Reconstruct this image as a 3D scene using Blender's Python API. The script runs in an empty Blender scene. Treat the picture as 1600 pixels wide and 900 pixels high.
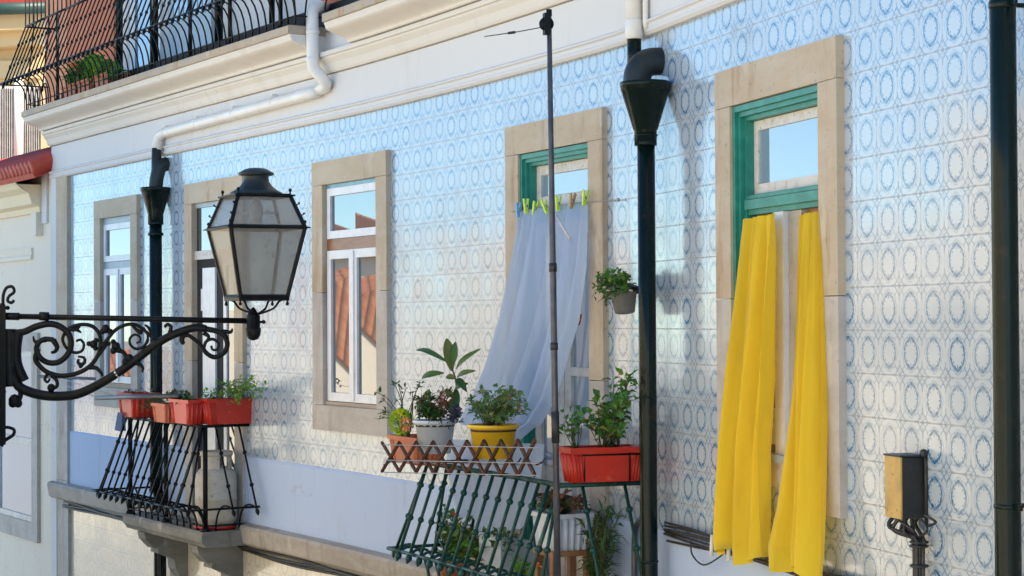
import bpy, math, random
from mathutils import Vector, Matrix

# ------------------------------------------------------------------ scene, camera
scn = bpy.context.scene
COL = scn.collection
Z0 = 5.2                                   # eye height above the street
F = 3000.0                                 # focal length in pixels of a 1600 wide picture
PITCH, ROLL = math.atan(50 / 3000), .006
fwd = Vector((0, math.cos(PITCH), math.sin(PITCH)))
_r0 = Vector((1, 0, 0)); _u0 = Vector((0, -math.sin(PITCH), math.cos(PITCH)))
cright = _r0 * math.cos(ROLL) - _u0 * math.sin(ROLL)
cup = _r0 * math.sin(ROLL) + _u0 * math.cos(ROLL)
EYE = Vector((0, 0, Z0))

def ray(px, py):
    return fwd + cright * ((px - 800) / F) - cup * ((py - 450) / F)

def far(px, py, y):
    """the point of the place seen at a photo position, y metres ahead"""
    r = ray(px, py)
    return EYE + r * (y / r.y)

cam_d = bpy.data.cameras.new('camera'); cam = bpy.data.objects.new('camera', cam_d); COL.objects.link(cam)
cam_d.lens = F / 1600 * 36; cam_d.sensor_width = 36; cam_d.clip_start = .05; cam_d.clip_end = 2000
m = Matrix((cright, cup, -fwd)).transposed().to_4x4(); m.translation = EYE
cam.matrix_world = m
scn.camera = cam

# ------------------------------------------------------------------ the bent street front, in plan
KN = [(-12, 17), (2.7, 17), (3.0, 22), (3.2, 25), (4.2, 26.5), (5.5, 28.5), (6.3, 31), (30, 31)]
def al(s):
    for (a, x), (b, y) in zip(KN, KN[1:]):
        if s <= b: return math.radians(x + (y - x) * max(0, s - a) / (b - a))
    return math.radians(31)
DS = .02; NB = 500; PL = [None] * 1500
PL[NB] = (1.363, 5.49)
for i in range(NB + 1, 1500):
    a = al((i - NB - .5) * DS); PL[i] = (PL[i-1][0] - math.sin(a) * DS, PL[i-1][1] + math.cos(a) * DS)
for i in range(NB - 1, -1, -1):
    a = al((i - NB + .5) * DS); PL[i] = (PL[i+1][0] + math.sin(a) * DS, PL[i+1][1] - math.cos(a) * DS)
def W(s, n, z):
    """s metres along the street front (growing away from the eye), n metres out from it, z relative to the eye"""
    f = s / DS + NB; i = max(0, min(1498, int(math.floor(f)))); t = f - i
    a = al(s)
    return Vector((PL[i][0] + (PL[i+1][0] - PL[i][0]) * t - math.cos(a) * n,
                   PL[i][1] + (PL[i+1][1] - PL[i][1]) * t - math.sin(a) * n, Z0 + z))
def T(s): return Vector((-math.sin(al(s)), math.cos(al(s)), 0))
def N(s): return Vector((-math.cos(al(s)), -math.sin(al(s)), 0))
def hit(px, py, n=0.):
    r = ray(px, py); lo, hi = -4.5, 17.
    g = lambda s: (lambda w: w.x * r.y - w.y * r.x)(W(s, n, 0))
    a = g(lo) > 0
    for _ in range(40):
        mid = (lo + hi) / 2
        if (g(mid) > 0) == a: lo = mid
        else: hi = mid
    w = W(lo, n, 0)
    return lo, r.z * w.y / r.y
def at(px, py, n=0.):
    s, z = hit(px, py, n); return W(s, n, z)
UP = Vector((0, 0, 1))

# ------------------------------------------------------------------ mesh builder
class MB:
    def __init__(self): self.v = []; self.f = []; self.sm = []; self.uv = {}
    def add(self, vs, fs, smooth=False, uvs=None):
        o = len(self.v); self.v += [Vector(p) for p in vs]
        for k, f in enumerate(fs):
            if uvs: self.uv[len(self.f)] = [uvs[i] for i in f]
            self.f.append([i + o for i in f]); self.sm.append(smooth)
    def quad(self, a, b, c, d, uvs=None): self.add([a, b, c, d], [(0, 1, 2, 3)], False, uvs)
    def hexa(self, p):   # 8 points: bottom ring 0-3, top ring 4-7
        self.add(p, [(3, 2, 1, 0), (4, 5, 6, 7), (0, 1, 5, 4), (1, 2, 6, 5), (2, 3, 7, 6), (3, 0, 4, 7)])
    def box(self, c, x, y, z):   # centre and three half-axis vectors
        c = Vector(c)
        self.hexa([c - x - y - z, c + x - y - z, c + x + y - z, c - x + y - z, c - x - y + z, c + x - y + z, c + x + y + z, c - x + y + z])
    def wbox(self, s0, s1, n0, n1, z0, z1, step=.25):
        """a block that follows the street front"""
        k = max(1, int(math.ceil(abs(s1 - s0) / step))); vs = []; fs = []
        for i in range(k + 1):
            s = s0 + (s1 - s0) * i / k
            vs += [W(s, n0, z0), W(s, n1, z0), W(s, n1, z1), W(s, n0, z1)]
        for i in range(k):
            a = i * 4; b = a + 4
            for j in range(4): fs.append((a + j, a + (j + 1) % 4, b + (j + 1) % 4, b + j))
        fs += [(3, 2, 1, 0), (k * 4, k * 4 + 1, k * 4 + 2, k * 4 + 3)]
        self.add(vs, fs)
    def wprofile(self, s0, s1, prof, step=.25, cap=True, smooth=False):
        """a moulding: closed (n, z) outline swept along the front"""
        k = max(1, int(math.ceil(abs(s1 - s0) / step))); m_ = len(prof); vs = []; fs = []
        for i in range(k + 1):
            s = s0 + (s1 - s0) * i / k
            vs += [W(s, n, z) for n, z in prof]
        for i in range(k):
            a = i * m_; b = a + m_
            for j in range(m_): fs.append((a + j, a + (j + 1) % m_, b + (j + 1) % m_, b + j))
        if cap: fs += [tuple(range(m_))[::-1], tuple(range(k * m_, (k + 1) * m_))]
        self.add(vs, fs, smooth)
    def tube(self, pts, r, sides=8, cap=True, smooth=True, flat=None):
        pts = [Vector(p) for p in pts]; n = len(pts)
        rs = r if isinstance(r, (list, tuple)) else [r] * n
        vs = []; fs = []; prev = None
        for i, p in enumerate(pts):
            t = (pts[min(i + 1, n - 1)] - pts[max(i - 1, 0)])
            t = t.normalized() if t.length > 1e-9 else Vector((0, 0, 1))
            if prev is None:
                ref = Vector((0, 0, 1)) if abs(t.z) < .9 else Vector((0, 1, 0))
                u = t.cross(ref).normalized()
            else:
                u = (prev - t * prev.dot(t)); u = u.normalized() if u.length > 1e-6 else t.orthogonal().normalized()
            prev = u; w = t.cross(u)
            for j in range(sides):
                a = 2 * math.pi * j / sides
                vs.append(p + (u * math.cos(a) + w * math.sin(a)) * rs[i])
        for i in range(n - 1):
            for j in range(sides):
                a = i * sides; b = a + sides; j2 = (j + 1) % sides
                fs.append((a + j, a + j2, b + j2, b + j))
        if cap: fs += [tuple(range(sides))[::-1], tuple(range((n - 1) * sides, n * sides))]
        self.add(vs, fs, smooth)
    def lathe(self, c, prof, sides=24, axis=UP, x=None, smooth=True, caps=True, sx=1, sy=1):
        """profile of (radius, height) turned about an axis through c"""
        c = Vector(c); axis = Vector(axis).normalized(); x = Vector(x).normalized() if x else axis.orthogonal().normalized(); y = axis.cross(x)
        vs = []; fs = []; k = len(prof)
        for r, h in prof:
            for j in range(sides):
                a = 2 * math.pi * j / sides
                vs.append(c + axis * h + x * math.cos(a) * r * sx + y * math.sin(a) * r * sy)
        for i in range(k - 1):
            for j in range(sides):
                a = i * sides; b = a + sides; j2 = (j + 1) % sides
                fs.append((a + j, a + j2, b + j2, b + j))
        if caps: fs += [tuple(range(sides))[::-1], tuple(range((k - 1) * sides, k * sides))]
        self.add(vs, fs, smooth)
    def ball(self, c, r, seg=10):
        p = [(r * math.sin(math.pi * i / (seg // 2 + 1)), -r * math.cos(math.pi * i / (seg // 2 + 1))) for i in range(seg // 2 + 2)]
        p[0] = (r * .02, -r); p[-1] = (r * .02, r)
        self.lathe(c, p, seg)
    def prism(self, pts, d):
        """outline of points extruded by vector d"""
        n = len(pts); pts = [Vector(p) for p in pts]
        self.add(pts + [p + d for p in pts], [tuple(range(n))[::-1], tuple(range(n, 2 * n))] + [(i, (i + 1) % n, n + (i + 1) % n, n + i) for i in range(n)])
    def leaf(self, base, d, up, L, w, bend=.25, fold=.25):
        d = d.normalized(); side = d.cross(up); side = side.normalized() if side.length > 1e-5 else d.orthogonal().normalized()
        nn = side.cross(d)
        mid = base + d * L * .5 + nn * L * bend * .35; tip = base + d * L - nn * L * bend * .5
        q = base + d * L * .25 + nn * L * bend * .2
        self.add([base, mid + side * w * .5 + nn * w * fold, tip, mid - side * w * .5 + nn * w * fold, mid, q + side * w * .36 + nn * w * fold * .7, q - side * w * .36 + nn * w * fold * .7],
                 [(0, 5, 4), (5, 1, 4), (1, 2, 4), (2, 3, 4), (3, 6, 4), (6, 0, 4)])

def obj(name, mb, mat, parent=None, label=None):
    root = parent
    while root is not None and root.parent is not None: root = root.parent
    off = root.location.copy() if root is not None else Vector((0, 0, 0))
    loc = Vector((0, 0, 0))
    if root is None and mb.v:
        lo = Vector((min(v.x for v in mb.v), min(v.y for v in mb.v), min(v.z for v in mb.v))); hi = Vector((max(v.x for v in mb.v), max(v.y for v in mb.v), lo.z))
        loc = (lo + hi) / 2; loc.z = lo.z; off = loc
    me = bpy.data.meshes.new(name)
    me.from_pydata([tuple(v - off) for v in mb.v], [], mb.f)
    me.polygons.foreach_set('use_smooth', mb.sm)
    if mb.uv:
        ul = me.uv_layers.new(name='UVMap')
        for fi, p in enumerate(me.polygons):
            u = mb.uv.get(fi)
            if u:
                for li, c in zip(p.loop_indices, u): ul.data[li].uv = c
    me.materials.append(mat)
    if not mb.uv:
        import bmesh
        bm = bmesh.new(); bm.from_mesh(me); bmesh.ops.recalc_face_normals(bm, faces=bm.faces); bm.to_mesh(me); bm.free()
    me.update()
    o = bpy.data.objects.new(name, me); COL.objects.link(o)
    if parent is not None: o.parent = parent
    else: o.location = loc
    if label: o['label'] = label
    return o
def tag(o, label, cat, group=None):
    o['label'] = label; o['category'] = cat
    if group: o['group'] = group
    return o
def thing(name, label, cat, loc, group=None):
    o = bpy.data.objects.new(name, None); COL.objects.link(o); o.location = Vector(loc); o.empty_display_size = .1
    return tag(o, label, cat, group)
def struct(name, mb, mat):
    o = obj(name, mb, mat); o['kind'] = 'structure'; return o

def catmull(pts, k=8):
    out = []; n = len(pts); pts = [Vector(p) for p in pts]
    for i in range(n - 1):
        p0 = pts[max(i - 1, 0)]; p1 = pts[i]; p2 = pts[i + 1]; p3 = pts[min(i + 2, n - 1)]
        for j in range(k):
            t = j / k
            out.append(.5 * ((2 * p1) + (p2 - p0) * t + (2 * p0 - 5 * p1 + 4 * p2 - p3) * t * t + (3 * p1 - p0 - 3 * p2 + p3) * t ** 3))
    out.append(pts[-1]); return out

# ------------------------------------------------------------------ node expressions
class X:
    def __init__(s, nt, so): s.nt = nt; s.so = so
    def _m(s, op, *a):
        n = s.nt.nodes.new('ShaderNodeMath'); n.operation = op
        for i, q in enumerate((s,) + a):
            if isinstance(q, X): s.nt.links.new(q.so, n.inputs[i])
            else: n.inputs[i].default_value = q
        return X(s.nt, n.outputs[0])
    def __add__(s, o): return s._m('ADD', o)
    def __sub__(s, o): return s._m('SUBTRACT', o)
    def __mul__(s, o): return s._m('MULTIPLY', o)
    def __truediv__(s, o): return s._m('DIVIDE', o)
    __radd__ = __add__; __rmul__ = __mul__
    def __rsub__(s, o): return (s * -1) + o
    def abs(s): return s._m('ABSOLUTE')
    def sqrt(s): return s._m('SQRT')
    def floor(s): return s._m('FLOOR')
    def fract(s): return s._m('FRACT')
    def cos(s): return s._m('COSINE')
    def atan2(s, o): return s._m('ARCTAN2', o)
    def max(s, o): return s._m('MAXIMUM', o)
    def min(s, o): return s._m('MINIMUM', o)
    def pow(s, o): return s._m('POWER', o)
    def less(s, o): return s._m('LESS_THAN', o)
    def map(s, a, b, c=0., d=1., smooth=True):
        n = s.nt.nodes.new('ShaderNodeMapRange'); n.interpolation_type = 'SMOOTHSTEP' if smooth else 'LINEAR'
        s.nt.links.new(s.so, n.inputs[0])
        for i, q in enumerate((a, b, c, d)): n.inputs[i + 1].default_value = q
        return X(s.nt, n.outputs[0])

class Mat:
    def __init__(s, name, base=(.5, .5, .5), rough=.6, **kw):
        s.m = bpy.data.materials.new(name); s.m.use_nodes = True; s.nt = s.m.node_tree
        s.b = s.nt.nodes['Principled BSDF']; s.out = s.nt.nodes['Material Output']
        s.b.inputs['Base Color'].default_value = (*base, 1); s.b.inputs['Roughness'].default_value = rough
        for k, v in kw.items():
            s.b.inputs[{'spec': 'Specular IOR Level', 'metal': 'Metallic', 'ior': 'IOR', 'trans': 'Transmission Weight', 'coat': 'Coat Weight', 'alpha': 'Alpha', 'sheen': 'Sheen Weight'}[k]].default_value = v
    def node(s, t, **kw):
        n = s.nt.nodes.new(t)
        for k, v in kw.items(): setattr(n, k, v)
        return n
    def coord(s, which='Object'):
        if not hasattr(s, '_tc'): s._tc = s.node('ShaderNodeTexCoord')
        return s._tc.outputs[which]
    def pos(s):
        if not hasattr(s, '_g'): s._g = s.node('ShaderNodeNewGeometry')
        return s._g.outputs['Position']
    def noise(s, scale, detail=4, rough=.6, vec=None, sc=(1, 1, 1), dist=0):
        n = s.node('ShaderNodeTexNoise'); n.inputs['Scale'].default_value = scale; n.inputs['Detail'].default_value = detail; n.inputs['Roughness'].default_value = rough; n.inputs['Distortion'].default_value = dist
        mp = s.node('ShaderNodeMapping'); mp.inputs['Scale'].default_value = sc
        s.nt.links.new(vec or s.pos(), mp.inputs[0]); s.nt.links.new(mp.outputs[0], n.inputs['Vector'])
        return X(s.nt, n.outputs[0])
    def mix(s, f, a, b):
        n = s.node('ShaderNodeMix', data_type='RGBA'); n.clamp_factor = True
        for q, i in ((f, 0), (a, 6), (b, 7)):
            if isinstance(q, X): s.nt.links.new(q.so, n.inputs[i])
            elif hasattr(q, 'links') or isinstance(q, bpy.types.NodeSocket): s.nt.links.new(q, n.inputs[i])
            else: n.inputs[i].default_value = (*q, 1) if isinstance(q, tuple) else q
        return n.outputs[2]
    def color(s, so): s.nt.links.new(so, s.b.inputs['Base Color']); return s
    def rough(s, x): s.nt.links.new(x.so, s.b.inputs['Roughness']); return s
    def bump(s, x, st=.3, dist=.01):
        n = s.node('ShaderNodeBump'); n.inputs['Strength'].default_value = st; n.inputs['Distance'].default_value = dist
        s.nt.links.new(x.so, n.inputs['Height']); s.nt.links.new(n.outputs[0], s.b.inputs['Normal']); return s

def speckled(name, c1, c2, rough, scale=8, lo=.35, hi=.65, bump=.15, bd=.004, sc=(1, 1, 1), c3=None, s3=40, **kw):
    q = Mat(name, c1, rough, **kw)
    col = q.mix(q.noise(scale, 5, .65, sc=sc).map(lo, hi), c1, c2)
    if c3: col = q.mix(q.noise(s3, 3, .7).map(.58, .72), col, c3)
    q.color(col)
    if bump: q.bump(q.noise(scale * 6, 4, .7), bump, bd)
    return q.m

M = {}
# glazed tiles: UV counts tiles
def tile_material(name, base, ink):
    q = Mat(name, base, .1, ior=1.85)
    sep = q.node('ShaderNodeSeparateXYZ'); q.nt.links.new(q.coord('UV'), sep.inputs[0])
    u, v = X(q.nt, sep.outputs[0]), X(q.nt, sep.outputs[1])
    cu, cv = u.floor(), v.floor()
    com = q.node('ShaderNodeCombineXYZ'); q.nt.links.new(cu.so, com.inputs[0]); q.nt.links.new(cv.so, com.inputs[1])
    wn = q.node('ShaderNodeTexWhiteNoise', noise_dimensions='3D'); q.nt.links.new(com.outputs[0], wn.inputs['Vector'])
    rnd = X(q.nt, wn.outputs['Value'])
    x, y = u.fract() - .5, v.fract() - .5
    wob = (q.noise(14, 2, .5, vec=q.coord('UV')) - .5) * .05
    ax, ay = x.abs(), y.abs()
    r = (x * x + y * y * .88).sqrt() + wob
    th = y.atan2(x)
    tip = ((th * 2).cos() * -1).max(0).pow(8) * .035
    inner = (th * 8).cos() * .014 + .258
    ring = (r - inner).map(-.012, .012) * (r - tip).map(.308, .332, 1, 0) * (q.noise(11, 2, .6, vec=q.coord('UV')).map(.28, .5, .55, 1))
    teeth = ((th * 8).cos().map(.55, .95) * (r - .235).abs().map(.02, .045, 1, 0)) * .75
    bud = ((th * 8).cos().map(-.4, -.95) * (r - .352).abs().map(.008, .03, 1, 0)) * .6
    kx, ky = .5 - ax, .5 - ay
    rc = (kx * kx + ky * ky).sqrt() + wob
    ph = ky.atan2(kx)
    loz = ((kx + ky) - .225).abs().map(.012, .05, 1, 0) * .7
    star = loz.max(((kx - .0).abs().map(.015, .035, 1, 0) * (ky - .27).abs().map(.05, .075, 1, 0)) * .7).max((ky.abs().map(.015, .035, 1, 0) * (kx - .27).abs().map(.05, .075, 1, 0)) * .7)
    diag = (ax - ay).abs().map(.012, .035, 1, 0) * r.map(.35, .37) * rc.map(.06, .1) * .7
    fill = rc.map(.045, .07, 1, 0) * .7
    fan = (r - .375 - (th * 8).cos() * .02).abs().map(.008, .03, 1, 0) * .4
    ink_m = ring.max(teeth).max(bud).max(star).max(diag).max(fill).max(fan)
    wear = q.noise(9, 3, .7, vec=q.coord('UV')).map(.3, .75, 1.0, .45) * (rnd * .4 + .78)
    ink_m = (ink_m * wear).min(1)
    grain = q.noise(.55, 3, .6, vec=q.coord('UV')).map(.35, .7)
    ground = q.mix(grain, base, tuple(c * .93 for c in base))
    ground = q.mix(rnd * .5, ground, (base[0] * .95, base[1] * .985, base[2]))
    c = q.mix(ink_m * .98, ground, ink)
    eu = ax.map(.486, .494); ev = ay.map(.484, .492)
    gro = (eu * .6).max(ev * .72)
    c = q.mix(gro, c, (.30, .27, .25))
    # grime and lost glaze
    gr = q.noise(2.2, 6, .75, sc=(1, 1, .35)).map(.60, .78) * .3
    c = q.mix(gr, c, (.42, .38, .33))
    chip = (q.noise(30, 2, .5, vec=q.coord('UV'), sc=(.6, .25, 1))).map(.76, .79) * .8
    c = q.mix(chip, c, (.45, .36, .28))
    q.color(c)
    q.rough((gro * .5).max(q.noise(1.3, 3, .6, vec=q.coord('UV')).map(.3, .8, .12, .24)))
    # every tile is set a little askew
    geo = q.node('ShaderNodeNewGeometry')
    sub = q.node('ShaderNodeVectorMath', operation='SUBTRACT'); q.nt.links.new(wn.outputs['Color'], sub.inputs[0]); sub.inputs[1].default_value = (.5, .5, .5)
    nv = q.node('ShaderNodeTexNoise'); nv.inputs['Scale'].default_value = 1.1; nv.inputs['Detail'].default_value = 2; q.nt.links.new(q.coord('UV'), nv.inputs['Vector'])
    sub2 = q.node('ShaderNodeVectorMath', operation='SUBTRACT'); q.nt.links.new(nv.outputs['Color'], sub2.inputs[0]); sub2.inputs[1].default_value = (.5, .5, .5)
    scl = q.node('ShaderNodeVectorMath', operation='SCALE'); q.nt.links.new(sub.outputs[0], scl.inputs[0]); scl.inputs['Scale'].default_value = .022
    scl2 = q.node('ShaderNodeVectorMath', operation='SCALE'); q.nt.links.new(sub2.outputs[0], scl2.inputs[0]); scl2.inputs['Scale'].default_value = .018
    ad = q.node('ShaderNodeVectorMath', operation='ADD'); q.nt.links.new(geo.outputs['Normal'], ad.inputs[0]); q.nt.links.new(scl.outputs[0], ad.inputs[1])
    ad2 = q.node('ShaderNodeVectorMath', operation='ADD'); q.nt.links.new(ad.outputs[0], ad2.inputs[0]); q.nt.links.new(scl2.outputs[0], ad2.inputs[1])
    nm = q.node('ShaderNodeVectorMath', operation='NORMALIZE'); q.nt.links.new(ad2.outputs[0], nm.inputs[0])
    bp = q.node('ShaderNodeBump'); bp.inputs['Strength'].default_value = .35; bp.inputs['Distance'].default_value = .002
    bp.invert = True
    q.nt.links.new(gro.so, bp.inputs['Height']); q.nt.links.new(nm.outputs[0], bp.inputs['Normal'])
    q.nt.links.new(bp.outputs[0], q.b.inputs['Normal'])
    return q.m
M['tile'] = tile_material('glazed tile', (.45, .515, .575), (.0, .115, .265))
M['tile_low'] = tile_material('warm-lit glazed tile', (.62, .57, .45), (.36, .34, .28))  # same tiles, with warm bounce light put into ground and pattern colours

def plaster(name, c, stain, amt=.5):
    q = Mat(name, c, .75)
    k = q.mix(q.noise(1.4, 6, .7, sc=(1, 1, .45)).map(.52, .75) * amt, c, stain)
    k = q.mix(q.noise(9, 4, .7, sc=(1, 1, .3)).map(.62, .74) * amt * .6, k, tuple(x * .72 for x in stain))
    k = q.mix(q.noise(60, 2, .5).map(.74, .78) * amt, k, (.25, .2, .16))
    k = q.mix(q.noise(5, 6, .8, sc=(1, 1, .08)).map(.56, .72) * amt * .45, k, tuple(x * .62 for x in stain))
    vo = q.node('ShaderNodeTexVoronoi', feature='DISTANCE_TO_EDGE'); vo.inputs['Scale'].default_value = 1.1
    nd = q.node('ShaderNodeTexNoise'); nd.inputs['Scale'].default_value = 3; nd.inputs['Detail'].default_value = 5; q.nt.links.new(q.pos(), nd.inputs['Vector'])
    va = q.node('ShaderNodeVectorMath', operation='ADD'); q.nt.links.new(q.pos(), va.inputs[0]); q.nt.links.new(nd.outputs['Color'], va.inputs[1]); q.nt.links.new(va.outputs[0], vo.inputs['Vector'])
    k = q.mix(X(q.nt, vo.outputs['Distance']).map(.003, .009, 1, 0) * q.noise(.8, 2, .5).map(.5, .62) * amt * .6, k, (.30, .25, .20))
    q.color(k); q.bump(q.noise(26, 5, .7), .12, .006); return q.m
M['plaster'] = plaster('white painted plaster', (.66, .64, .63), (.54, .49, .44), .42)
M['cornice'] = plaster('painted cornice', (.68, .63, .57), (.54, .44, .35), .42)
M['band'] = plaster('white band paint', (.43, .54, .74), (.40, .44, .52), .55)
M['cream'] = plaster('cream wall', (.78, .69, .56), (.62, .5, .36), .4)
M['ochre'] = plaster('ochre wall', (.66, .47, .24), (.5, .34, .17), .4)
M['white_wall'] = plaster('sunlit whitewash', (.88, .78, .60), (.80, .70, .52), .3)
M['orange_wall'] = speckled('orange wall paint', (.54, .13, .045), (.58, .17, .06), .7, 5)
M['peach_wall'] = speckled('lighter orange wall', (.68, .27, .12), (.60, .22, .09), .7, 5)  # lighter orange strip beside the darker panel
M['redroof'] = speckled('red roof edge', (.46, .055, .028), (.40, .04, .02), .65, 9, c3=(.12, .05, .03), s3=30)
M['sunwarm'] = plaster('sun-warmed cream cornice', (.80, .68, .47), (.62, .46, .28), .5)  # warm light on the neighbour's cornice put into its colour

def stone_material(name, a, b, c):
    q = Mat(name, a, .7)
    k = q.mix(q.noise(3, 6, .7, sc=(1, 1, 3)).map(.38, .66), a, b)
    k = q.mix(q.noise(1.6, 3, .6, sc=(3, 3, .6), dist=1.2).map(.55, .72) * .7, k, c)
    k = q.mix(q.noise(45, 3, .7).map(.62, .72) * .7, k, (.20, .16, .12))
    k = q.mix(q.noise(4, 6, .8, sc=(1, 1, .18)).map(.52, .72) * .55, k, (.24, .18, .12))
    k = q.mix(q.noise(6, 3, .6, sc=(1, 1, .5)).map(.62, .7) * .4, k, (.62, .56, .47))
    q.color(k); q.bump(q.noise(40, 5, .75), .45, .005); return q.m
M['stone'] = stone_material('tan limestone', (.48, .38, .26), (.52, .44, .33), (.34, .22, .11))
M['stone_grey'] = stone_material('weathered limestone', (.50, .46, .41), (.42, .38, .33), (.32, .27, .22))
M['ledge'] = stone_material('grey ledge stone', (.42, .38, .33), (.33, .29, .25), (.22, .19, .16))
M['slab_edge'] = stone_material('slab edge stone', (.46, .36, .25), (.38, .32, .26), (.40, .20, .06))
M['slab'] = stone_material('mossy balcony stone', (.21, .20, .175), (.13, .125, .105), (.07, .09, .035))

def painted(name, a, b, rough=.4, **kw): return speckled(name, a, b, rough, 14, .4, .7, .1, .002, **kw)
M['green'] = painted('green door paint', (.015, .19, .145), (.03, .26, .20), .4)
M['wgreen'] = painted('green railing paint', (.004, .058, .05), (.006, .03, .027), .4, c3=(.12, .08, .05), spec=.3)
M['white'] = painted('white window paint', (.76, .77, .79), (.68, .68, .68), .35)
M['oldwhite'] = painted('old white paint', (.66, .63, .58), (.52, .47, .40), .5, c3=(.3, .24, .18))
M['bluestrip'] = painted('blue head strip', (.14, .33, .48), (.2, .42, .58), .3)
M['greyblue'] = painted('grey blue frame', (.32, .39, .46), (.38, .45, .52), .4)
M['wood'] = speckled('varnished wood', (.30, .13, .05), (.22, .085, .03), .35, 5, sc=(1, 1, 8))
M['brown'] = speckled('brown inner door', (.22, .09, .04), (.30, .15, .07), .5, 6)
M['iron'] = speckled('black iron', (.003, .004, .005), (.007, .009, .011), .45, 18, c3=(.02, .012, .01), s3=30, spec=.16)
M['pipe'] = speckled('bottle green enamel', (.002, .008, .007), (.004, .012, .010), .16, 6, bump=.06, spec=.2, c3=(.022, .014, .009), s3=9)
M['hopper'] = speckled('dull grey green enamel', (.016, .024, .027), (.025, .034, .037), .4, 8, bump=.05, spec=.3)
M['pvc'] = speckled('white pipe plastic', (.76, .74, .71), (.70, .66, .60), .3, 6, bump=.04)
M['pole'] = speckled('galvanised pole', (.055, .063, .08), (.10, .10, .11), .4, 12, c3=(.16, .07, .03), metal=.4)
M['red'] = speckled('red planter plastic', (.54, .028, .012), (.46, .022, .010), .38, 9, bump=.05, c3=(.50, .11, .06), s3=14)
M['terracotta'] = speckled('terracotta', (.55, .17, .08), (.48, .13, .06), .6, 9)
M['yellowpot'] = speckled('yellow pot plastic', (.78, .49, .02), (.70, .42, .02), .35, 7, bump=.05)
M['whitepot'] = speckled('white pot plastic', (.60, .66, .76), (.54, .59, .67), .35, 7, bump=.05)
M['greypot'] = speckled('grey pot plastic', (.13, .125, .12), (.17, .165, .16), .5, 9)
M['soil'] = speckled('potting soil', (.035, .022, .014), (.07, .045, .03), .95, 60, bump=.6, bd=.01)
M['rust'] = speckled('rusty trellis', (.10, .032, .014), (.03, .016, .011), .65, 30, c3=(.26, .08, .03), s3=50)
M['wire'] = Mat('galvanised wire', (.35, .35, .36), .4, metal=.7).m
M['cable'] = speckled('black cable', (.015, .015, .016), (.03, .03, .03), .5, 20)
M['cabletie'] = Mat('white tie', (.7, .7, .7), .4).m
M['boxyellow'] = speckled('warm-lit yellow enamel', (.55, .36, .11), (.42, .28, .09), .55, 12, c3=(.16, .10, .05), s3=45)  # warm bounce light on the box front put into its yellow
M['boxblack'] = speckled('black box sides', (.012, .012, .013), (.022, .022, .022), .5, 12)  # near-black for the case behind the front cover
M['gas'] = speckled('beige gas bottle paint', (.52, .475, .39), (.45, .41, .33), .4, 9, c3=(.3, .2, .12), s3=30)
M['dish'] = M['terracotta']
M['roof'] = None
def cloth(name, a, b, tr, rough=.85, alpha=1.0, weave=700):
    q = Mat(name, a, rough, sheen=.25)
    k = q.mix(q.noise(4, 4, .6, sc=(1, 1, .2)).map(.4, .7), a, b); q.color(k)
    q.bump(q.noise(11, 5, .65, sc=(1, 1, .35)) + q.noise(weave / 5, 2, .6) * .12, .35, .012)
    t = q.node('ShaderNodeBsdfTranslucent'); q.nt.links.new(k, t.inputs[0])
    ms = q.node('ShaderNodeMixShader'); ms.inputs[0].default_value = tr
    q.nt.links.new(q.b.outputs[0], ms.inputs[1]); q.nt.links.new(t.outputs[0], ms.inputs[2]); last = ms
    if alpha < 1:
        tp = q.node('ShaderNodeBsdfTransparent'); m2 = q.node('ShaderNodeMixShader'); m2.inputs[0].default_value = alpha
        q.nt.links.new(tp.outputs[0], m2.inputs[1]); q.nt.links.new(ms.outputs[0], m2.inputs[2]); last = m2
    q.nt.links.new(last.outputs[0], q.out.inputs['Surface']); return q.m
M['yellowcloth'] = cloth('yellow curtain cloth', (.94, .67, .03), (.74, .50, .025), .4)  # darker second tone puts fold shade into the cloth colour, in streaks
M['sheer'] = cloth('white sheer cloth', (.62, .75, .96), (.54, .69, .94), .5, alpha=.84)
M['rag'] = cloth('blue cloth', (.06, .12, .25), (.09, .16, .3), .1)
def leafmat(name, a, b, rough=.5):
    q = Mat(name, a, rough)
    oi = q.node('ShaderNodeNewGeometry'); ri = X(q.nt, oi.outputs['Random Per Island'])
    k = q.mix(ri, a, b); k = q.mix((ri * 37.7).fract().map(.86, .9), k, (b[0] * 1.8 + .03, b[1] * .9 + .01, b[2])); q.color(k)
    t = q.node('ShaderNodeBsdfTranslucent'); q.nt.links.new(k, t.inputs[0])
    ms = q.node('ShaderNodeMixShader'); ms.inputs[0].default_value = .3
    q.nt.links.new(q.b.outputs[0], ms.inputs[1]); q.nt.links.new(t.outputs[0], ms.inputs[2]); q.nt.links.new(ms.outputs[0], q.out.inputs['Surface'])
    return q.m
M['leaf'] = leafmat('green leaves', (.05, .16, .022), (.10, .26, .04))
M['leafdark'] = leafmat('dark leaves', (.022, .075, .014), (.05, .14, .025))
M['leafblue'] = leafmat('sage leaves', (.06, .16, .05), (.13, .26, .07))
M['leaflime'] = leafmat('lime flowers', (.36, .62, .02), (.50, .75, .04))
M['leafbright'] = leafmat('bright leaves', (.08, .28, .02), (.16, .40, .03))
M['leafbrown'] = leafmat('withered leaves', (.09, .04, .025), (.15, .08, .04))
M['stem'] = Mat('plant stem', (.05, .06, .02), .7).m
M['redflower'] = leafmat('red petals', (.6, .03, .02), (.7, .08, .03))
M['whiteflower'] = leafmat('white petals', (.8, .8, .76), (.75, .75, .7))
M['orangeflower'] = leafmat('salmon petals', (.75, .25, .12), (.8, .4, .15))
M['darkball'] = leafmat('blue grey rosette', (.02, .035, .06), (.04, .06, .10))
def glass_pane(name, base, ior=2.0, rough=.015):
    q = Mat(name, base, rough, ior=ior)
    q.bump(q.noise(1.6, 2, .5), .015, .01); return q.m
M['glass'] = glass_pane('window glass', (.05, .065, .08), 2.9)
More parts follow.
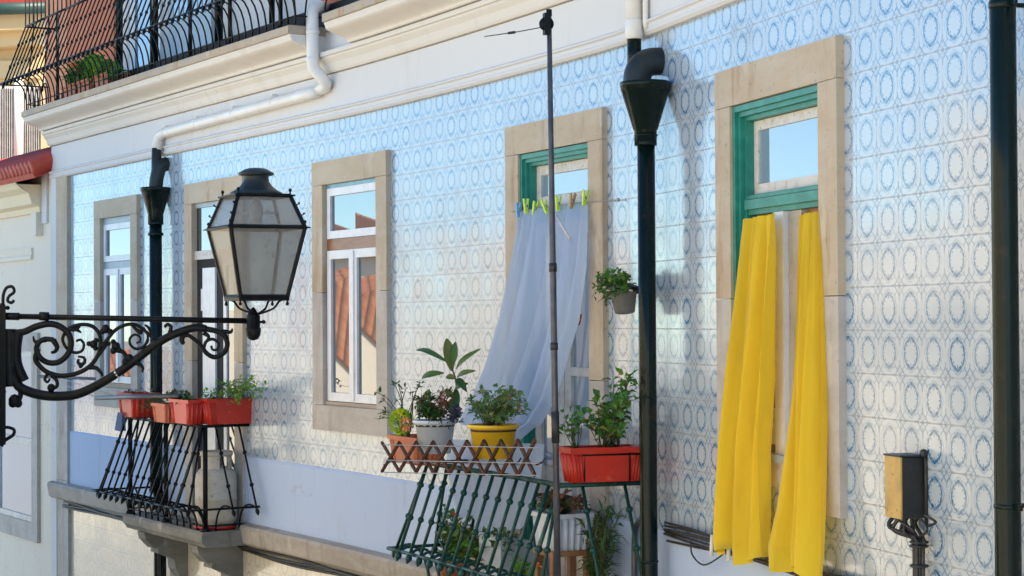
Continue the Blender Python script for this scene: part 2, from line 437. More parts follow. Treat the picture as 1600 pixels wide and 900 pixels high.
M['glass_sheer'] = glass_pane('glass before a sheer curtain', (.22, .30, .38), 2.5)
def lantern_glass():
    q = Mat('dirty lantern glass', (.42, .40, .36), .25)
    k = q.mix(q.noise(22, 5, .75).map(.58, .66), (.27, .26, .235), (.09, .045, .022)); k = q.mix(q.noise(5, 3, .6).map(.4, .7) * .5, k, (.38, .37, .34)); q.color(k)
    tp = q.node('ShaderNodeBsdfTransparent'); m2 = q.node('ShaderNodeMixShader'); m2.inputs[0].default_value = .42
    q.nt.links.new(tp.outputs[0], m2.inputs[1]); q.nt.links.new(q.b.outputs[0], m2.inputs[2]); q.nt.links.new(m2.outputs[0], q.out.inputs['Surface'])
    return q.m
M['lampglass'] = lantern_glass()
def roof_material():
    q = Mat('clay roof tiles', (.5, .18, .07), .75)
    sep = q.node('ShaderNodeSeparateXYZ'); q.nt.links.new(q.coord('UV'), sep.inputs[0])
    u, v = X(q.nt, sep.outputs[0]), X(q.nt, sep.outputs[1])
    com = q.node('ShaderNodeCombineXYZ'); q.nt.links.new(u.floor().so, com.inputs[0]); q.nt.links.new(v.floor().so, com.inputs[1])
    wn = q.node('ShaderNodeTexWhiteNoise'); q.nt.links.new(com.outputs[0], wn.inputs['Vector'])
    k = q.mix(X(q.nt, wn.outputs['Value']), (.66, .27, .10), (.52, .17, .06))
    k = q.mix(q.noise(6, 5, .7).map(.55, .7) * .6, k, (.20, .12, .07)); q.color(k)
    k = q.mix((u.fract() - .5).abs().map(.36, .48) * .8, k, (.10, .045, .02)); k = q.mix(v.fract().map(.9, .97) * .6, k, (.12, .05, .03)); q.color(k)  # shadow and dark growth in the tile gaps painted as dark lines
    h = ((u.fract() - .5) * (u.fract() - .5) * -2.) + (v.fract() * .25)
    q.bump(h, 1., .1); return q.m
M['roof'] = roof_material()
M['gutter'] = speckled('dark green gutter', (.015, .05, .035), (.025, .06, .045), .5, 8)
M['street'] = speckled('granite setts', (.42, .40, .36), (.34, .32, .29), .8, 7, bump=.5, bd=.02)
M['kerb'] = speckled('kerb stone', (.34, .33, .31), (.28, .27, .25), .8, 6)
M['stripe'] = speckled('corrugated sheet', (.62, .60, .57), (.48, .46, .43), .6, 8)
M['shade'] = Mat('recess darkness', (.02, .02, .022), .9).m  # near-black colour stands for the shade inside rooms and recesses
M['pegblue'] = Mat('blue peg plastic', (.12, .35, .65), .4).m
M['peglime'] = Mat('lime peg plastic', (.50, .72, .04), .4).m
M['pegwood'] = Mat('wooden peg', (.42, .27, .10), .6).m
M['coral'] = Mat('coral plastic', (.75, .13, .06), .5).m
# ------------------------------------------------------------------ the tiled house
TILE = .14
ZM, ZBAND, ZLT, ZLB, ZC = 1.185, -.87, -1.305, -1.43, 1.457
S_END, S_BEG = 11.62, -5.0                     # far corner of the house, near end (behind the eye's right shoulder)
house = thing('tiled_house', 'long blue and white tiled house with tan stone window frames and a railed terrace', 'house', W(5, 0, -Z0))
WIN = dict(w5=(.89, 1.91, .935, -.66), w4=(3.12, 4.12, .937, -1.30), w3=(5.56, 6.56, .948, -.645), w2=(7.62, 8.64, .95, -1.30), w1=(9.58, 10.54, .94, -.645))
JW = .14
holes = [(a + .07, b - .07, zb + (.05 if zb > -1 else 0), zt - .07) for a, b, zt, zb in WIN.values()]

def tile_sheet(name, mat, s0, s1, z0, z1, holes, vph):
    ss = {s0, s1}; zs = {z0, z1}
    k = int((s1 - s0) / .3)
    for i in range(1, k): ss.add(round(s0 + (s1 - s0) * i / k, 4))
    for a, b, c, d in holes:
        for q in (a, b):
            if s0 < q < s1: ss.add(q)
        for q in (c, d):
            if z0 < q < z1: zs.add(q)
    ss = sorted(ss); zs = sorted(zs); mb = MB()
    for a, b in zip(ss, ss[1:]):
        if b - a < 1e-4: continue
        for c, d in zip(zs, zs[1:]):
            mx, mz = (a + b) / 2, (c + d) / 2
            if any(h[0] < mx < h[1] and h[2] < mz < h[3] for h in holes): continue
            uv = lambda s, z: ((SPH - s) / TILE, (z - vph) / TILE)
            mb.add([W(b, 0, c), W(a, 0, c), W(a, 0, d), W(b, 0, d)], [(0, 1, 2, 3)], True, [uv(b, c), uv(a, c), uv(a, d), uv(b, d)])
    o = obj(name, mb, mat, house)
    return o
SPH = hit(1437, 167)[0] + .14 * 40
tile_sheet('tile_wall', M['tile'], S_BEG, S_END - .22, ZBAND, ZM + .01, holes, -.04)
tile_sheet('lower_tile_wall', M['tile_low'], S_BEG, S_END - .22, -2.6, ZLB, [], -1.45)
mb = MB(); mb.wbox(S_BEG, S_END, -.30, -.06, -Z0, 1.9); mb.wbox(S_BEG, S_END, -6, -5.8, -Z0, 1.9); mb.wbox(S_BEG, S_BEG + .2, -5.8, -.3, -Z0, 1.9)
mb.wbox(S_END - .2, S_END, -5.8, -.3, -Z0, 1.9); mb.wbox(S_BEG, S_END, -6, -.3, 1.9, 1.93)
# walls leave the window recesses open: the core stands 6 cm behind the tiles
obj('masonry', mb, M['shade'], house)  # core coloured as the dark seen through gaps
mb = MB(); mb.wbox(S_BEG, S_END - .22, -.05, 0, -Z0, -2.6); obj('stone_base', mb, M['ledge'], house)
for q0, q1 in ((S_BEG, 3.125), (4.115, 7.625), (8.635, S_END - .415)):
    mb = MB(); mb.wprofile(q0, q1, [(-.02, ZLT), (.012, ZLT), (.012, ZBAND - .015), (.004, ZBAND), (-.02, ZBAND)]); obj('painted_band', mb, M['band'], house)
mb = MB(); mb.wprofile(S_BEG, S_END - .03, [(-.02, ZLB), (.045, ZLB), (.06, ZLB + .015), (.075, ZLT - .02), (.065, ZLT), (.013, ZLT + .012), (-.02, ZLT + .012)]); obj('string_course', mb, M['ledge'], house)
# frieze and its lower moulding
mb = MB(); mb.wprofile(S_BEG, S_END, [(-.02, ZM + .035), (.022, ZM + .035), (.022, ZC - .005), (-.02, ZC - .005)]); obj('frieze', mb, M['plaster'], house)
mb = MB(); mb.wprofile(S_BEG, S_END + .02, [(-.02, ZM), (.024, ZM), (.036, ZM + .012), (.036, ZM + .022), (.03, ZM + .026), (.03, ZM + .044), (.042, ZM + .05), (.042, ZM + .058), (.023, ZM + .068), (-.02, ZM + .068)]); obj('frieze_moulding', mb, M['plaster'], house)
# corner: white pilaster and a stone strip
mb = MB(); mb.wbox(S_END - .14, S_END, -.2, .03, -Z0, ZM); obj('corner_pilaster', mb, M['plaster'], house)
mb = MB()
for z0, z1 in ((-Z0, ZLB - .002), (ZLB, ZLT + .03), (ZLT + .033, -.2), (-.197, ZM - .002)):
    mb = MB(); mb.wbox(S_END - .42, S_END - .14, -.02, .03 if z1 > -1.4 else .024, z0, z1); obj('corner_strip', mb, M['stone'] if z1 > 0 else M['stone_grey'], house)
# cornice, broken by a notch for the white pipe
CN = .27
ZS = hit(455, 37, CN)[1]                        # top of the slab edge
prof = [(-.02, ZC), (.04, ZC), (.05, ZC + .012), (.062, ZC + .05), (.085, ZC + .075), (.085, ZC + .088), (.10, ZC + .09), (.10, ZC + .115)]
low = prof + [(-.02, ZC + .115)]
zc2 = ZC + .115
up = [(-.02, zc2 + .007)] + [(.11, zc2 + .007)]
H = ZS - .055 - zc2
for i in range(13):                              # ogee
    t = i / 12
    n = .115 + (CN - .02 - .115) * (t + .16 * math.sin(2 * math.pi * t + math.pi))
    up.append((n, zc2 + .012 + (H - .03) * t))
up += [(CN - .012, ZS - .058), (CN - .012, ZS - .052), (-.02, ZS - .052)]
edge = [(-.02, ZS - .05), (CN - .004, ZS - .05), (CN, ZS - .046), (CN, ZS - .004), (CN - .006, ZS), (-.02, ZS)]
s_l = hit(450, 42, CN)[0]; s_r = hit(503, 27, CN)[0]
mb = MB(); mb.wprofile(S_BEG, S_END + .02, low); obj('lower_cornice', mb, M['cornice'], house)
for a, b, nm in ((s_l, S_END + .02, 'cornice'), (S_BEG, s_r, 'cornice')):
    mb = MB(); mb.wprofile(a, b, up); c = obj(nm, mb, M['cornice'], house)
    mb = MB(); mb.wprofile(a, b, edge); obj('slab_edge', mb, M['slab_edge'], c)
mb = MB(); mb.wbox(s_r, s_l, -.02, .03, zc2, ZS); obj('notch_wall', mb, M['plaster'], house)
# upper storey behind the terrace
NU = -.45
def su(px, py=60): return hit(px, py, NU + .03)[0]
sU = hit(70, 100, NU)[0]
mb = MB(); mb.wbox(S_BEG, sU, NU - .3, NU, ZS - .02, 3.7); mb.wbox(S_BEG, sU, -5.8, -5.5, ZS, 3.7); mb.wbox(sU - .2, sU, -5.5, NU - .3, ZS, 3.7); mb.wbox(S_BEG, 3.3, -4, NU, 3.7, 3.9); mb.wbox(S_BEG, 2.7, -4, NU - .002, 3.9, 5.4); obj('upper_wall_and_sun_block', mb, M['plaster'], house)  # unseen raised blocks at the near end added to shade the lamp
mb = MB(); mb.wbox(S_BEG, S_END, -5.8, NU + .5, ZS - .03, ZS - .012); obj('terrace_floor', mb, M['ledge'], house)
mb = MB(); mb.wbox(su(105), su(71), NU, NU + .03, ZS, 3.7); obj('peach_wall_panel', mb, M['peach_wall'], house)
mb = MB(); mb.wbox(su(178), su(106), NU, NU + .03, ZS, 3.7); obj('orange_wall_panel', mb, M['orange_wall'], house)
mb = MB(); mb.wbox(su(250), su(203), NU, NU + .03, ZS, 3.2); dr = obj('terrace_door', mb, M['white'], house)
mb = MB(); mb.wbox(su(243), su(212), NU + .03, NU + .036, ZS + .25, 3.0); obj('pane', mb, M['glass_sheer'], dr)
mb = MB(); mb.wbox(su(330), su(262), NU, NU + .03, ZS, 3.2); dr = obj('terrace_door', mb, M['greyblue'], house)
mb = MB(); mb.wbox(su(322), su(272), NU + .03, NU + .036, ZS + .55, 3.0); obj('pane', mb, M['glass_sheer'], dr)
for px in (199, 257, 356, 440):
    mb = MB(); mb.tube([W(su(px), NU + .1, ZS), W(su(px), NU + .1, 3.7)], .032 if px in (199, 356) else .02, 10); obj('terrace_post', mb, M['pipe'], house)
# roof-tile coping at the notch
mb = MB(); mb.wbox(hit(545, 5, 0)[0], hit(478, 20, 0)[0], -.42, -.1, ZS + .03, ZS + .30); obj('red_coping', mb, M['orange_wall'], house)

# ---- windows
def surround(a, b, zt, zb, sill, par, mat=None):
    n = .03; mat = mat or M['stone']
    mb = MB()
    mb.wbox(a, b, -.05, n, zt - JW, zt, .6)
    o = obj('lintel', mb, mat, par)
    zz = zb + (.15 if sill else 0)
    for x0, x1 in ((a, a + JW), (b - JW, b)):
        mb = MB(); mid = zz + (zt - zz) * .46
        mb.wbox(x0, x1, -.05, n - .001, mid + .0015, zt - JW - .002, .6); obj('jamb', mb, mat, par)
        mb = MB(); mb.wbox(x0, x1, -.05, n - .0015, zz, mid - .0015, .6); obj('jamb', mb, M['stone_grey'], par)
    if sill:
        mb = MB(); mb.wbox(a, b, -.05, n, zb, zb + .148, .6); obj('sill', mb, M['stone_grey'], par)
def frame_mb(mb, a, b, z0, z1, w, n0, n1):
    mb.wbox(a, b, n0, n1, z1 - w, z1, .6); mb.wbox(a, b, n0, n1, z0, z0 + w, .6)
    mb.wbox(a, a + w, n0, n1, z0 + w, z1 - w, .6); mb.wbox(b - w, b, n0, n1, z0 + w, z1 - w, .6)
def pane(a, b, z0, z1, n, par, mat=None):
    mb = MB(); mb.wbox(a, b, n - .006, n, z0, z1, .6); obj('pane', mb, mat or M['glass'], par)

def casement(key, xm, ys, wood, strip, zsill):
    """ys: photo heights at column xm: strip top, transom top, transom bottom, casement top, casement bottom"""
    a, b, zt, zb = WIN[key]
    z = [hit(xm, y, -.01)[1] for y in ys]
    ia, ib = a + JW, b - JW
    mb = MB(); mb.wbox(ia - .03, ib + .03, -.055, -.012, zb + .1, zt - JW + .03, .6)     # backing sheet, near-black as the shade in the recess
    w = obj('window', mb, M['shade'], house)
    surround(a, b, zt, zb, True, w)
    mb = MB(); mb.wbox(ia, ib, -.03, .0, z[1] + .002, zt - JW - .001, .6); obj('head_strip', mb, strip, w)
    mb = MB(); frame_mb(mb, ia, ib - .015, z[2], z[1], .045, -.03, .004); obj('transom', mb, M['white'], w)
    pane(ia + .045, ib - .06, z[2] + .045, z[1] - .045, -.011, w)
    mb = MB(); mb.wbox(ia, ib, -.03, -.004, z[3] + .002, z[2] - .002, .6); obj('transom_bar', mb, wood, w)
    mid = (ia + ib) / 2
    for x0, x1 in ((ia, mid - .002), (mid + .002, ib - .015)):
        mb = MB(); frame_mb(mb, x0, x1, z[4], z[3], .05, -.03, .004); obj('sash', mb, M['white'], w)
        pane(x0 + .05, x1 - .05, z[4] + .05, z[3] - .05, -.011, w)
    mb = MB(); mb.wbox(mid - .022, mid + .022, .004, .013, z[4] + .01, z[3] - .01, .6); obj('meeting_stile', mb, M['white'], w)
    mb = MB(); mb.wbox(ia, ib, -.03, .012, zb + .149, z[4] - .004, .6); obj('sill_strip', mb, M['slab_edge'], w)
    return w
casement('w3', 545, (278, 291, 371, 390, 628), M['wood'], M['bluestrip'], -.5)
casement('w1', 184, (338, 349, 408, 419, 598), M['greyblue'], M['greyblue'], -.5)

# balcony door behind the lamp
a, b, zt, zb = WIN['w2']; ia, ib = a + JW, b - JW
mb = MB(); mb.wbox(ia - .03, ib + .03, -.055, -.012, zb, zt - JW + .03, .6); w = obj('balcony_door', mb, M['shade'], house)
surround(a, b, zt, zb, False, w)
z = [hit(335, y, -.01)[1] for y in (311, 322, 390, 404)]
mb = MB(); mb.wbox(ia, ib, -.03, .0, z[1], zt - JW - .001, .6); obj('head_strip', mb, M['greyblue'], w)
pane(ia, ib - .04, z[2], z[1] - .002, -.008, w)
mb = MB(); mb.wbox(ia, ib, -.03, .006, z[3], z[2] - .002, .6); obj('transom_bar', mb, M['oldwhite'], w)
sA, sB, sC = hit(349, 500, 0)[0], hit(338, 500, 0)[0], hit(317, 500, 0)[0]
mb = MB(); frame_mb(mb, ia, sA, zb, z[3] - .002, .05, -.03, .0); obj('door_leaf', mb, M['white'], w)
pane(ia + .05, sA - .05, zb + .06, z[3] - .06, -.01, w)
mb = MB(); mb.wbox(sB + .02, sC, -.03, .002, zb, z[3] - .06, .6); mb.wbox(sC + .03, sC + .06, -.03, -.01, z[3] - .35, z[3] - .2, .6); obj('door_leaf', mb, M['white'], w)

# green framed doors
def green_frame(a, b, zt, zb, zbar, w):
    ia, ib = a + JW, b - JW; z1 = zt - JW - .004
    mb = MB()
    for (wd, n0, n1) in ((.022, -.07, .018), (.040, -.07, .004), (.056, -.07, -.014)):
        o0 = {.022: 0, .040: .022, .056: .040}[wd]
        mb.wbox(ia, ib, n0, n1, z1 - wd, z1 - o0, .6)
        mb.wbox(ib - wd, ib - o0, n0, n1, zb, z1 - wd, .6); mb.wbox(ia + o0, ia + wd, n0, n1, zb, z1 - wd, .6)
    obj('green_frame', mb, M['green'], w)
    if zbar is not None:
        mb = MB(); mb.wbox(ia + .056, ib - .056, -.07, -.02, zbar, zbar + .075, .6); mb.wbox(ia + .056, ib - .056, -.02, -.004, zbar + .02, zbar + .055, .6); mb.wbox(ia + .056, ib - .056, -.019, -.012, zbar + .058, zbar + .07, .6); obj('green_transom', mb, M['green'], w)
    return ia + .056, ib - .056, z1 - .056
# the one with yellow curtains
a, b, zt, zb = WIN['w5']
mb = MB(); mb.wbox(a + .08, b - .08, -.062, -.056, zb + .1, zt - .08, .6); w = obj('window', mb, M['brown'], house)
surround(a, b, zt, zb, False, w)
zbar = hit(1215, 330, -.01)[1]
fa, fb, fz = green_frame(a, b, zt, zb + .02, zbar, w)
z0 = zbar + .078
mb = MB(); frame_mb(mb, fa, fb, z0, fz - .002, .036, -.062, -.045); obj('transom', mb, M['oldwhite'], w)
pane(fa + .036, fb - .036, z0 + .037, fz - .038, -.052, w, M['glass_sheer'])
s0 = hit(1241, 500, -.03)[0]; s1 = hit(1219, 500, -.03)[0]
mb = MB(); mb.wbox((s0 + s1) / 2 - .01, s1 + .01, -.055, -.012, zb + .06, zbar - .002, .6); obj('door_stile', mb, M['white'], w)
mb = MB(); mb.wbox(s0 - .06, (s0 + s1) / 2 - .013, -.055, -.032, zb + .06, zbar - .002, .6); obj('door_stile', mb, M['stone_grey'], w)
zp1, zp0 = hit(1205, 722, .0)[1], hit(1205, 788, .0)[1]
mb = MB(); mb.wbox(fa, fb, -.054, -.005, zp0, zp1, .6); obj('bottom_panel', mb, M['oldwhite'], w)
mb = MB(); mb.wbox(fa, fb, -.054, .01, zp1 + .002, zp1 + .03, .6); obj('bottom_rail', mb, M['greyblue'], w)
mb = MB(); mb.wbox(fa, fb, -.055, -.035, zp1 + .06, zp1 + .19, .6); obj('panel_moulding', mb, M['oldwhite'], w)
# the balcony door with the white sheer
a, b, zt, zb = WIN['w4']
mb = MB(); mb.wbox(a + .08, b - .08, -.062, -.056, zb, zt - .08, .6); w = obj('balcony_door', mb, M['oldwhite'], house)
surround(a, b, zt, zb, False, w)
zbar = hit(870, 345, -.01)[1]
fa, fb, fz = green_frame(a, b, zt, zb, zbar, w)
z0 = zbar + .078
mb = MB(); frame_mb(mb, fa, fb, z0, fz - .002, .045, -.062, -.045); obj('transom', mb, M['oldwhite'], w)
pane(fa + .045, fb - .045, z0 + .05, fz - .05, -.052, w, M['glass_sheer'])
zr = hit(905, 581, -.03)[1]
for x0, x1, nm in ((fa, (fa + fb) / 2 - .004, 0), ((fa + fb) / 2 + .004, fb, 1)):
    mb = MB(); frame_mb(mb, x0, x1, zb + .02, zbar - .004, .06, -.055, -.03); mb.wbox(x0 + .06, x1 - .06, -.055, -.032, zr - .02, zr + .02, .6); obj('door_leaf', mb, M['oldwhite'], w)
    pane(x0 + .06, x1 - .06, zr + .02, zbar - .07, -.045, w, M['glass_sheer'])
    pane(x0 + .06, x1 - .06, zr - .45, zr - .02, -.045, w, M['glass_sheer'])

# ---- balcony slabs
def balcony(sa, sb, n, zt, zb_, name='balcony'):
    mb = MB(); mb.wprofile(sa, sb, [(.0, zb_), (n - .03, zb_), (n - .01, zb_ + .03), (n, zb_ + .035), (n, zt - .015), (n - .012, zt), (.0, zt)], .6)
    o = obj(name, mb, M['slab'], house)
    for f in (.14, .80):
        s = sa + (sb - sa) * f
        pr = [(.0, zb_ - .34), (.05, zb_ - .33), (.09, zb_ - .27), (.10, zb_ - .2), (.16, zb_ - .17), (.22, zb_ - .15), (n * .62, zb_ - .1), (n * .72, zb_ - .115), (n * .82, zb_ - .08), (n * .9, zb_ - .05), (n * .93, zb_ - .002), (.0, zb_ - .002)]
        mb = MB(); mb.wprofile(s - .07, s + .07, pr, .6); obj('corbel', mb, M['slab'], o)
    return o
NB1 = .34
sB1r, zB1 = hit(315, 832, NB1); sB1l = hit(192, 803, NB1)[0]
zB1b = hit(315, 857, NB1)[1]
balcony(sB1r, sB1l, NB1, zB1, zB1b)
NB2 = .40
sB2r = hit(866, 757, NB2)[0]; sB2l = hit(660, 740, NB2)[0]
balcony(sB2r + .04, sB2l, NB2 - .02, zB1, zB1b)
# ------------------------------------------------------------------ street, neighbours, the sunlit row across the street
mb = MB(); mb.quad((-400, -400, 0), (400, -400, 0), (400, 400, 0), (-400, 400, 0)); struct('ground', mb, M['street'])
mb = MB(); mb.wprofile(S_BEG, S_END, [(0, -Z0), (.7, -Z0), (.7, -Z0 + .12), (0, -Z0 + .12)]); struct('pavement', mb, M['kerb'])

# the next house down the street
nb = thing('cream_house', 'cream rendered house with red roof edge and moulded cornice beyond the tiled house', 'house', W(14, 0, -Z0))
NN = -.10
sx = lambda px, py: hit(px, py, NN)[0]
e0 = S_END + .02
mb = MB(); mb.wbox(e0, 18.5, NN - 4, NN, -Z0, 1.30); obj('wall', mb, M['cream'], nb)
zA = hit(30, 338, NN)[1]; zB = hit(30, 288, NN + .2)[1]; sc = sx(68, 320)
pr = [(NN - .02, zA), (NN + .03, zA), (NN + .04, zA + .05), (NN + .10, zA + .07), (NN + .12, zA + .13), (NN + .13, zA + .16), (NN + .2, zA + .2), (NN + .24, zA + .25), (NN + .24, zB), (NN - .02, zB)]
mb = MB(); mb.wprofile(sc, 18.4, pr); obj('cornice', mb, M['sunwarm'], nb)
mb = MB(); mb.wbox(sc + .02, sc + .16, NN - .02, NN + .06, zA - .2, zA - .003); obj('bracket', mb, M['cream'], nb)
zq = hit(25, 408, NN)[1]
mb = MB(); mb.wprofile(sx(52, 405), 18.4, [(NN - .02, zq), (NN + .025, zq), (NN + .025, zq + .03), (NN + .012, zq + .05), (NN + .02, zq + .07), (NN + .02, zq + .1), (NN - .02, zq + .1)]); obj('moulding', mb, M['cream'], nb)
mb = MB(); mb.wbox(sx(75, 300) - .02, sc - .005, NN - .02, NN + .02, zA - .1, zB + .22); obj('end_pier', mb, M['plaster'], nb)
zr0 = hit(10, 277, NN + .25)[1]
for k, (n0, z0_) in enumerate(((NN + .28, zr0),)):
    mb = MB(); n = 60
    for i in range(n):
        s = S_END + .03 + i * .11
        mb.tube([W(s, n0, z0_ + .02), W(s, n0 - .75, z0_ + .32)], [.07, .058], 8)
    if k == 0: mb.wprofile(S_END + .03, 18.4, [(n0 - .03, z0_ - .06), (n0 - .01, z0_ - .02), (n0 - 1.2, z0_ + .44), (n0 - 1.2, z0_ + .40)])
    obj('roof', mb, M['redroof'], nb)
wa, wb = sx(46, 650), sx(9, 650); wt, wz = hit(28, 563, NN)[1], hit(28, 800, NN)[1]
ja, jb = sx(63, 650), sx(-8, 650); jt, jz = hit(40, 520, NN)[1], hit(30, 838, NN)[1]
mb = MB(); frame_mb(mb, ja, jb, jz, jt, .16, NN - .02, NN + .03); w = obj('window', mb, M['stone_grey'], nb)
mb = MB(); mb.wbox(ja + .15, jb - .15, NN - .01, NN + .004, jz + .15, jt - .15); obj('curtain_glass', mb, M['glass_sheer'], w)
mb = MB(); frame_mb(mb, ja + .16, jb - .16, jz + .16, jt - .16, .05, NN, NN + .016); mb.wbox(ja + .2, jb - .2, NN, NN + .016, hit(28, 687, NN)[1] - .03, hit(28, 687, NN)[1] + .03); obj('sash', mb, M['oldwhite'], w)
# pale corrugated annexe rising behind that roof
an = thing('corrugated_annexe', 'pale corrugated annexe wall rising behind the red roof edge of the cream house', 'building', far(20, 500, 20.5) - UP * 0)
an.location.z = 0
mb = MB(); y = 20.5
pts = []
for i in range(81):
    p = far(-80 + i * 1.75, 135, y); q = far(-80 + i * 1.75, 300, y); d = Vector((0, .05 if i % 2 else 0, 0)); pts.append((p + d, q + d))
for (a1, b1), (a2, b2) in zip(pts, pts[1:]): mb.add([a1, b1, b2, a2, a1 + Vector((0, .1, 0)), b1 + Vector((0, .1, 0)), b2 + Vector((0, .1, 0)), a2 + Vector((0, .1, 0))], [(0, 1, 2, 3), (7, 6, 5, 4), (0, 3, 7, 4), (1, 5, 6, 2)])
obj('wall', mb, M['stripe'], an)
mb = MB(); mb.tube([far(29, 120, y - .2), far(29, 300, y - .2)], .05, 8); mb.box(far(29, 300, y) - UP * 3, Vector((.3, 0, 0)), Vector((0, .1, 0)), UP * 3.2); obj('post', mb, M['cream'], an)
# ochre house further on: moulded eave, dark green gutter, red tiles
oc = thing('ochre_house', 'ochre house end with a dark green gutter under red tiles, behind the terrace railing', 'house', far(-40, 500, 25)); oc.location.z = 0
def fq(pts, y0, depth):
    mbq = MB(); mbq.prism([far(px, py, y0) for px, py in pts], Vector((0, depth, 0))); return mbq
obj('wall', fq([(-260, 30), (75, 30), (75, 520), (-260, 520)], 25, 4), M['ochre'], oc)
for i, (pts, y0) in enumerate((([(-260, 95), (60, 95), (60, 122), (-260, 122)], 24.9), ([(-260, 58), (64, 45), (62, 68), (-260, 94)], 24.7), ([(-260, 28), (70, 20), (70, 44), (-260, 57)], 24.5))):
    obj('cornice', fq(pts, y0, .4), M['ochre'], oc)
mb = MB(); mb.tube([far(-260, 20, 24.3), far(3, 14, 24.3), far(75, 12, 24.3)], .075, 10); obj('gutter', mb, M['gutter'], oc)
mb = MB(); mb.add([far(-260, 12, 24.4), far(90, 5, 24.4), far(90, -60, 27), far(-260, -60, 27), far(-260, 0, 24.4), far(90, -6, 24.4), far(90, -66, 27), far(-260, -66, 27)], [(0, 1, 2, 3), (7, 6, 5, 4), (0, 4, 5, 1), (1, 5, 6, 2)]); obj('roof', mb, M['redroof'], oc)

# houses across the street: only their reflections show in the panes and the glaze
def mir(p, s):
    c, n = W(s, 0, 0), N(s); d = (p - c).dot(n); return p - n * (2 * d)
def roof_face(mb, a, b, c, d, tile=.2, t=.06):
    """a-b eave, c-d upper edge; solid slab with tile UVs on its faces"""
    n = (b - a).cross(d - a).normalized() * t
    if n.z > 0: n = -n
    L = (b - a).length; Hh = (d - a).length
    uv = [(0, 0), (L / tile, 0), (L / tile, Hh / (tile * 1.7)), (0, Hh / (tile * 1.7))]
    mb.add([a, b, c, d], [(0, 1, 2, 3)], False, uv)
    mb.add([a + n, b + n, c + n, d + n, a, b, c, d], [(3, 2, 1, 0), (0, 1, 5, 4), (1, 2, 6, 5), (2, 3, 7, 6), (3, 0, 4, 7)], False, [(0, 0)] * 8)
def vp(px, py, y, s): return mir(far(px, py, y), s)
def oh(name, label, loc):
    o = thing(name, label, 'house', loc); o.location.z = 0; return o
S3 = 6.06
g = oh('gabled_house', 'whitewashed house with steep clay roof, mirrored in lower panes of the third window', vp(560, 500, 40, S3))
def wallpoly(mb, pts, y, s, depth=1.):
    p = [vp(px, py, y, s) for px, py in pts]
    n = vp(500, 500, y + 1, s) - vp(500, 500, y, s); n.z = 0; n.normalize()
    lo = [Vector((q.x, q.y, max(q.z, 0))) for q in p]; mb.prism(lo, n * depth)
mb = MB(); wallpoly(mb, [(380, 484), (490, 484), (640, 632), (640, 1700), (380, 1700)], 40, S3); obj('wall', mb, M['white_wall'], g)
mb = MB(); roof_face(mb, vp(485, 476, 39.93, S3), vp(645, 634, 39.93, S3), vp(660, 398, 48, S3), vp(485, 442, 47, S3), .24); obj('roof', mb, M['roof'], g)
g2 = oh('rear_house', 'white house with low orange roof, mirrored in the top pane of the third window', vp(560, 500, 50, S3))
mb = MB(); wallpoly(mb, [(470, 396), (700, 396), (700, 1000), (470, 1000)], 50.2, S3); obj('wall', mb, M['white_wall'], g2)
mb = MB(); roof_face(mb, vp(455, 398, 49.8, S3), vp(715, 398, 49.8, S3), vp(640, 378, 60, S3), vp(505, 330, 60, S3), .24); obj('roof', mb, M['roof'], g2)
S1 = 9.2
g3 = oh('low_house', 'low white house with orange tiled roof, mirrored in the panes of the farthest window', vp(260, 560, 48, S1))
mb = MB(); wallpoly(mb, [(90, 606), (455, 606), (455, 1000), (90, 1000)], 48.2, S1); obj('wall', mb, M['white_wall'], g3)
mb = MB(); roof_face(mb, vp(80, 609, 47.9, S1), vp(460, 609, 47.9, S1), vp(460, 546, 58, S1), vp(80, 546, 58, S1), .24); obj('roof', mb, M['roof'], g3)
def row_house(name, label, p0, p1, depth, ze, zr):
    """wall from p0 to p1 (plan), body to the left of it"""
    p0, p1 = Vector((*p0, 0)), Vector((*p1, 0)); d = (p1 - p0).normalized(); out = Vector((d.y, -d.x, 0))
    if out.x < 0: out = -out
    h = oh(name, label, (p0 + p1) / 2)
    mb = MB(); mb.hexa([p0, p1, p1 - out * depth, p0 - out * depth] + [p + UP * (Z0 + ze) for p in (p0, p1, p1 - out * depth, p0 - out * depth)]); obj('wall', mb, M['white_wall'], h)
    e = UP * (Z0 + ze + .02)
    if zr < ze: return h, p0, p1, d, out
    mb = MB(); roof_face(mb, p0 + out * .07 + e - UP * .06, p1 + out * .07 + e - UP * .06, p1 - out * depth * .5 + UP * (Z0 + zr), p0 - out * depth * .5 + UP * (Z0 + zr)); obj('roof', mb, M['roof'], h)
    return h, p0, p1, d, out
h, p0, p1, d, out = row_house('corner_house', 'whitewashed house with tiled eave, across the street and reflected in the glazed tiles', (-7.3, 4.7), (-3.72, 12.65), 3.2, .66, .55)
h, p0, p1, d, out = row_house('near_house', 'whitewashed house carrying the lamp bracket, across the street on the near side', (-2.5, -9), (-2.5, 9.26), .8, 1.2, 1.1)
rng = random.Random(7)
# ------------------------------------------------------------------ rainwater pipes
def pipe_pts(px, n, y0, y1, k=6):
    """vertical run at photo column px"""
    s, z0 = hit(px, y0, n); z1 = hit(px, y1, n)[1]
    return s, z0, z1
def collar(mb, s, n, z, r, h=.02): mb.lathe(W(s, n, z), [(r * .9, -h / 2), (r, -h / 2 + .004), (r, h / 2 - .004), (r * .9, h / 2)], 16)

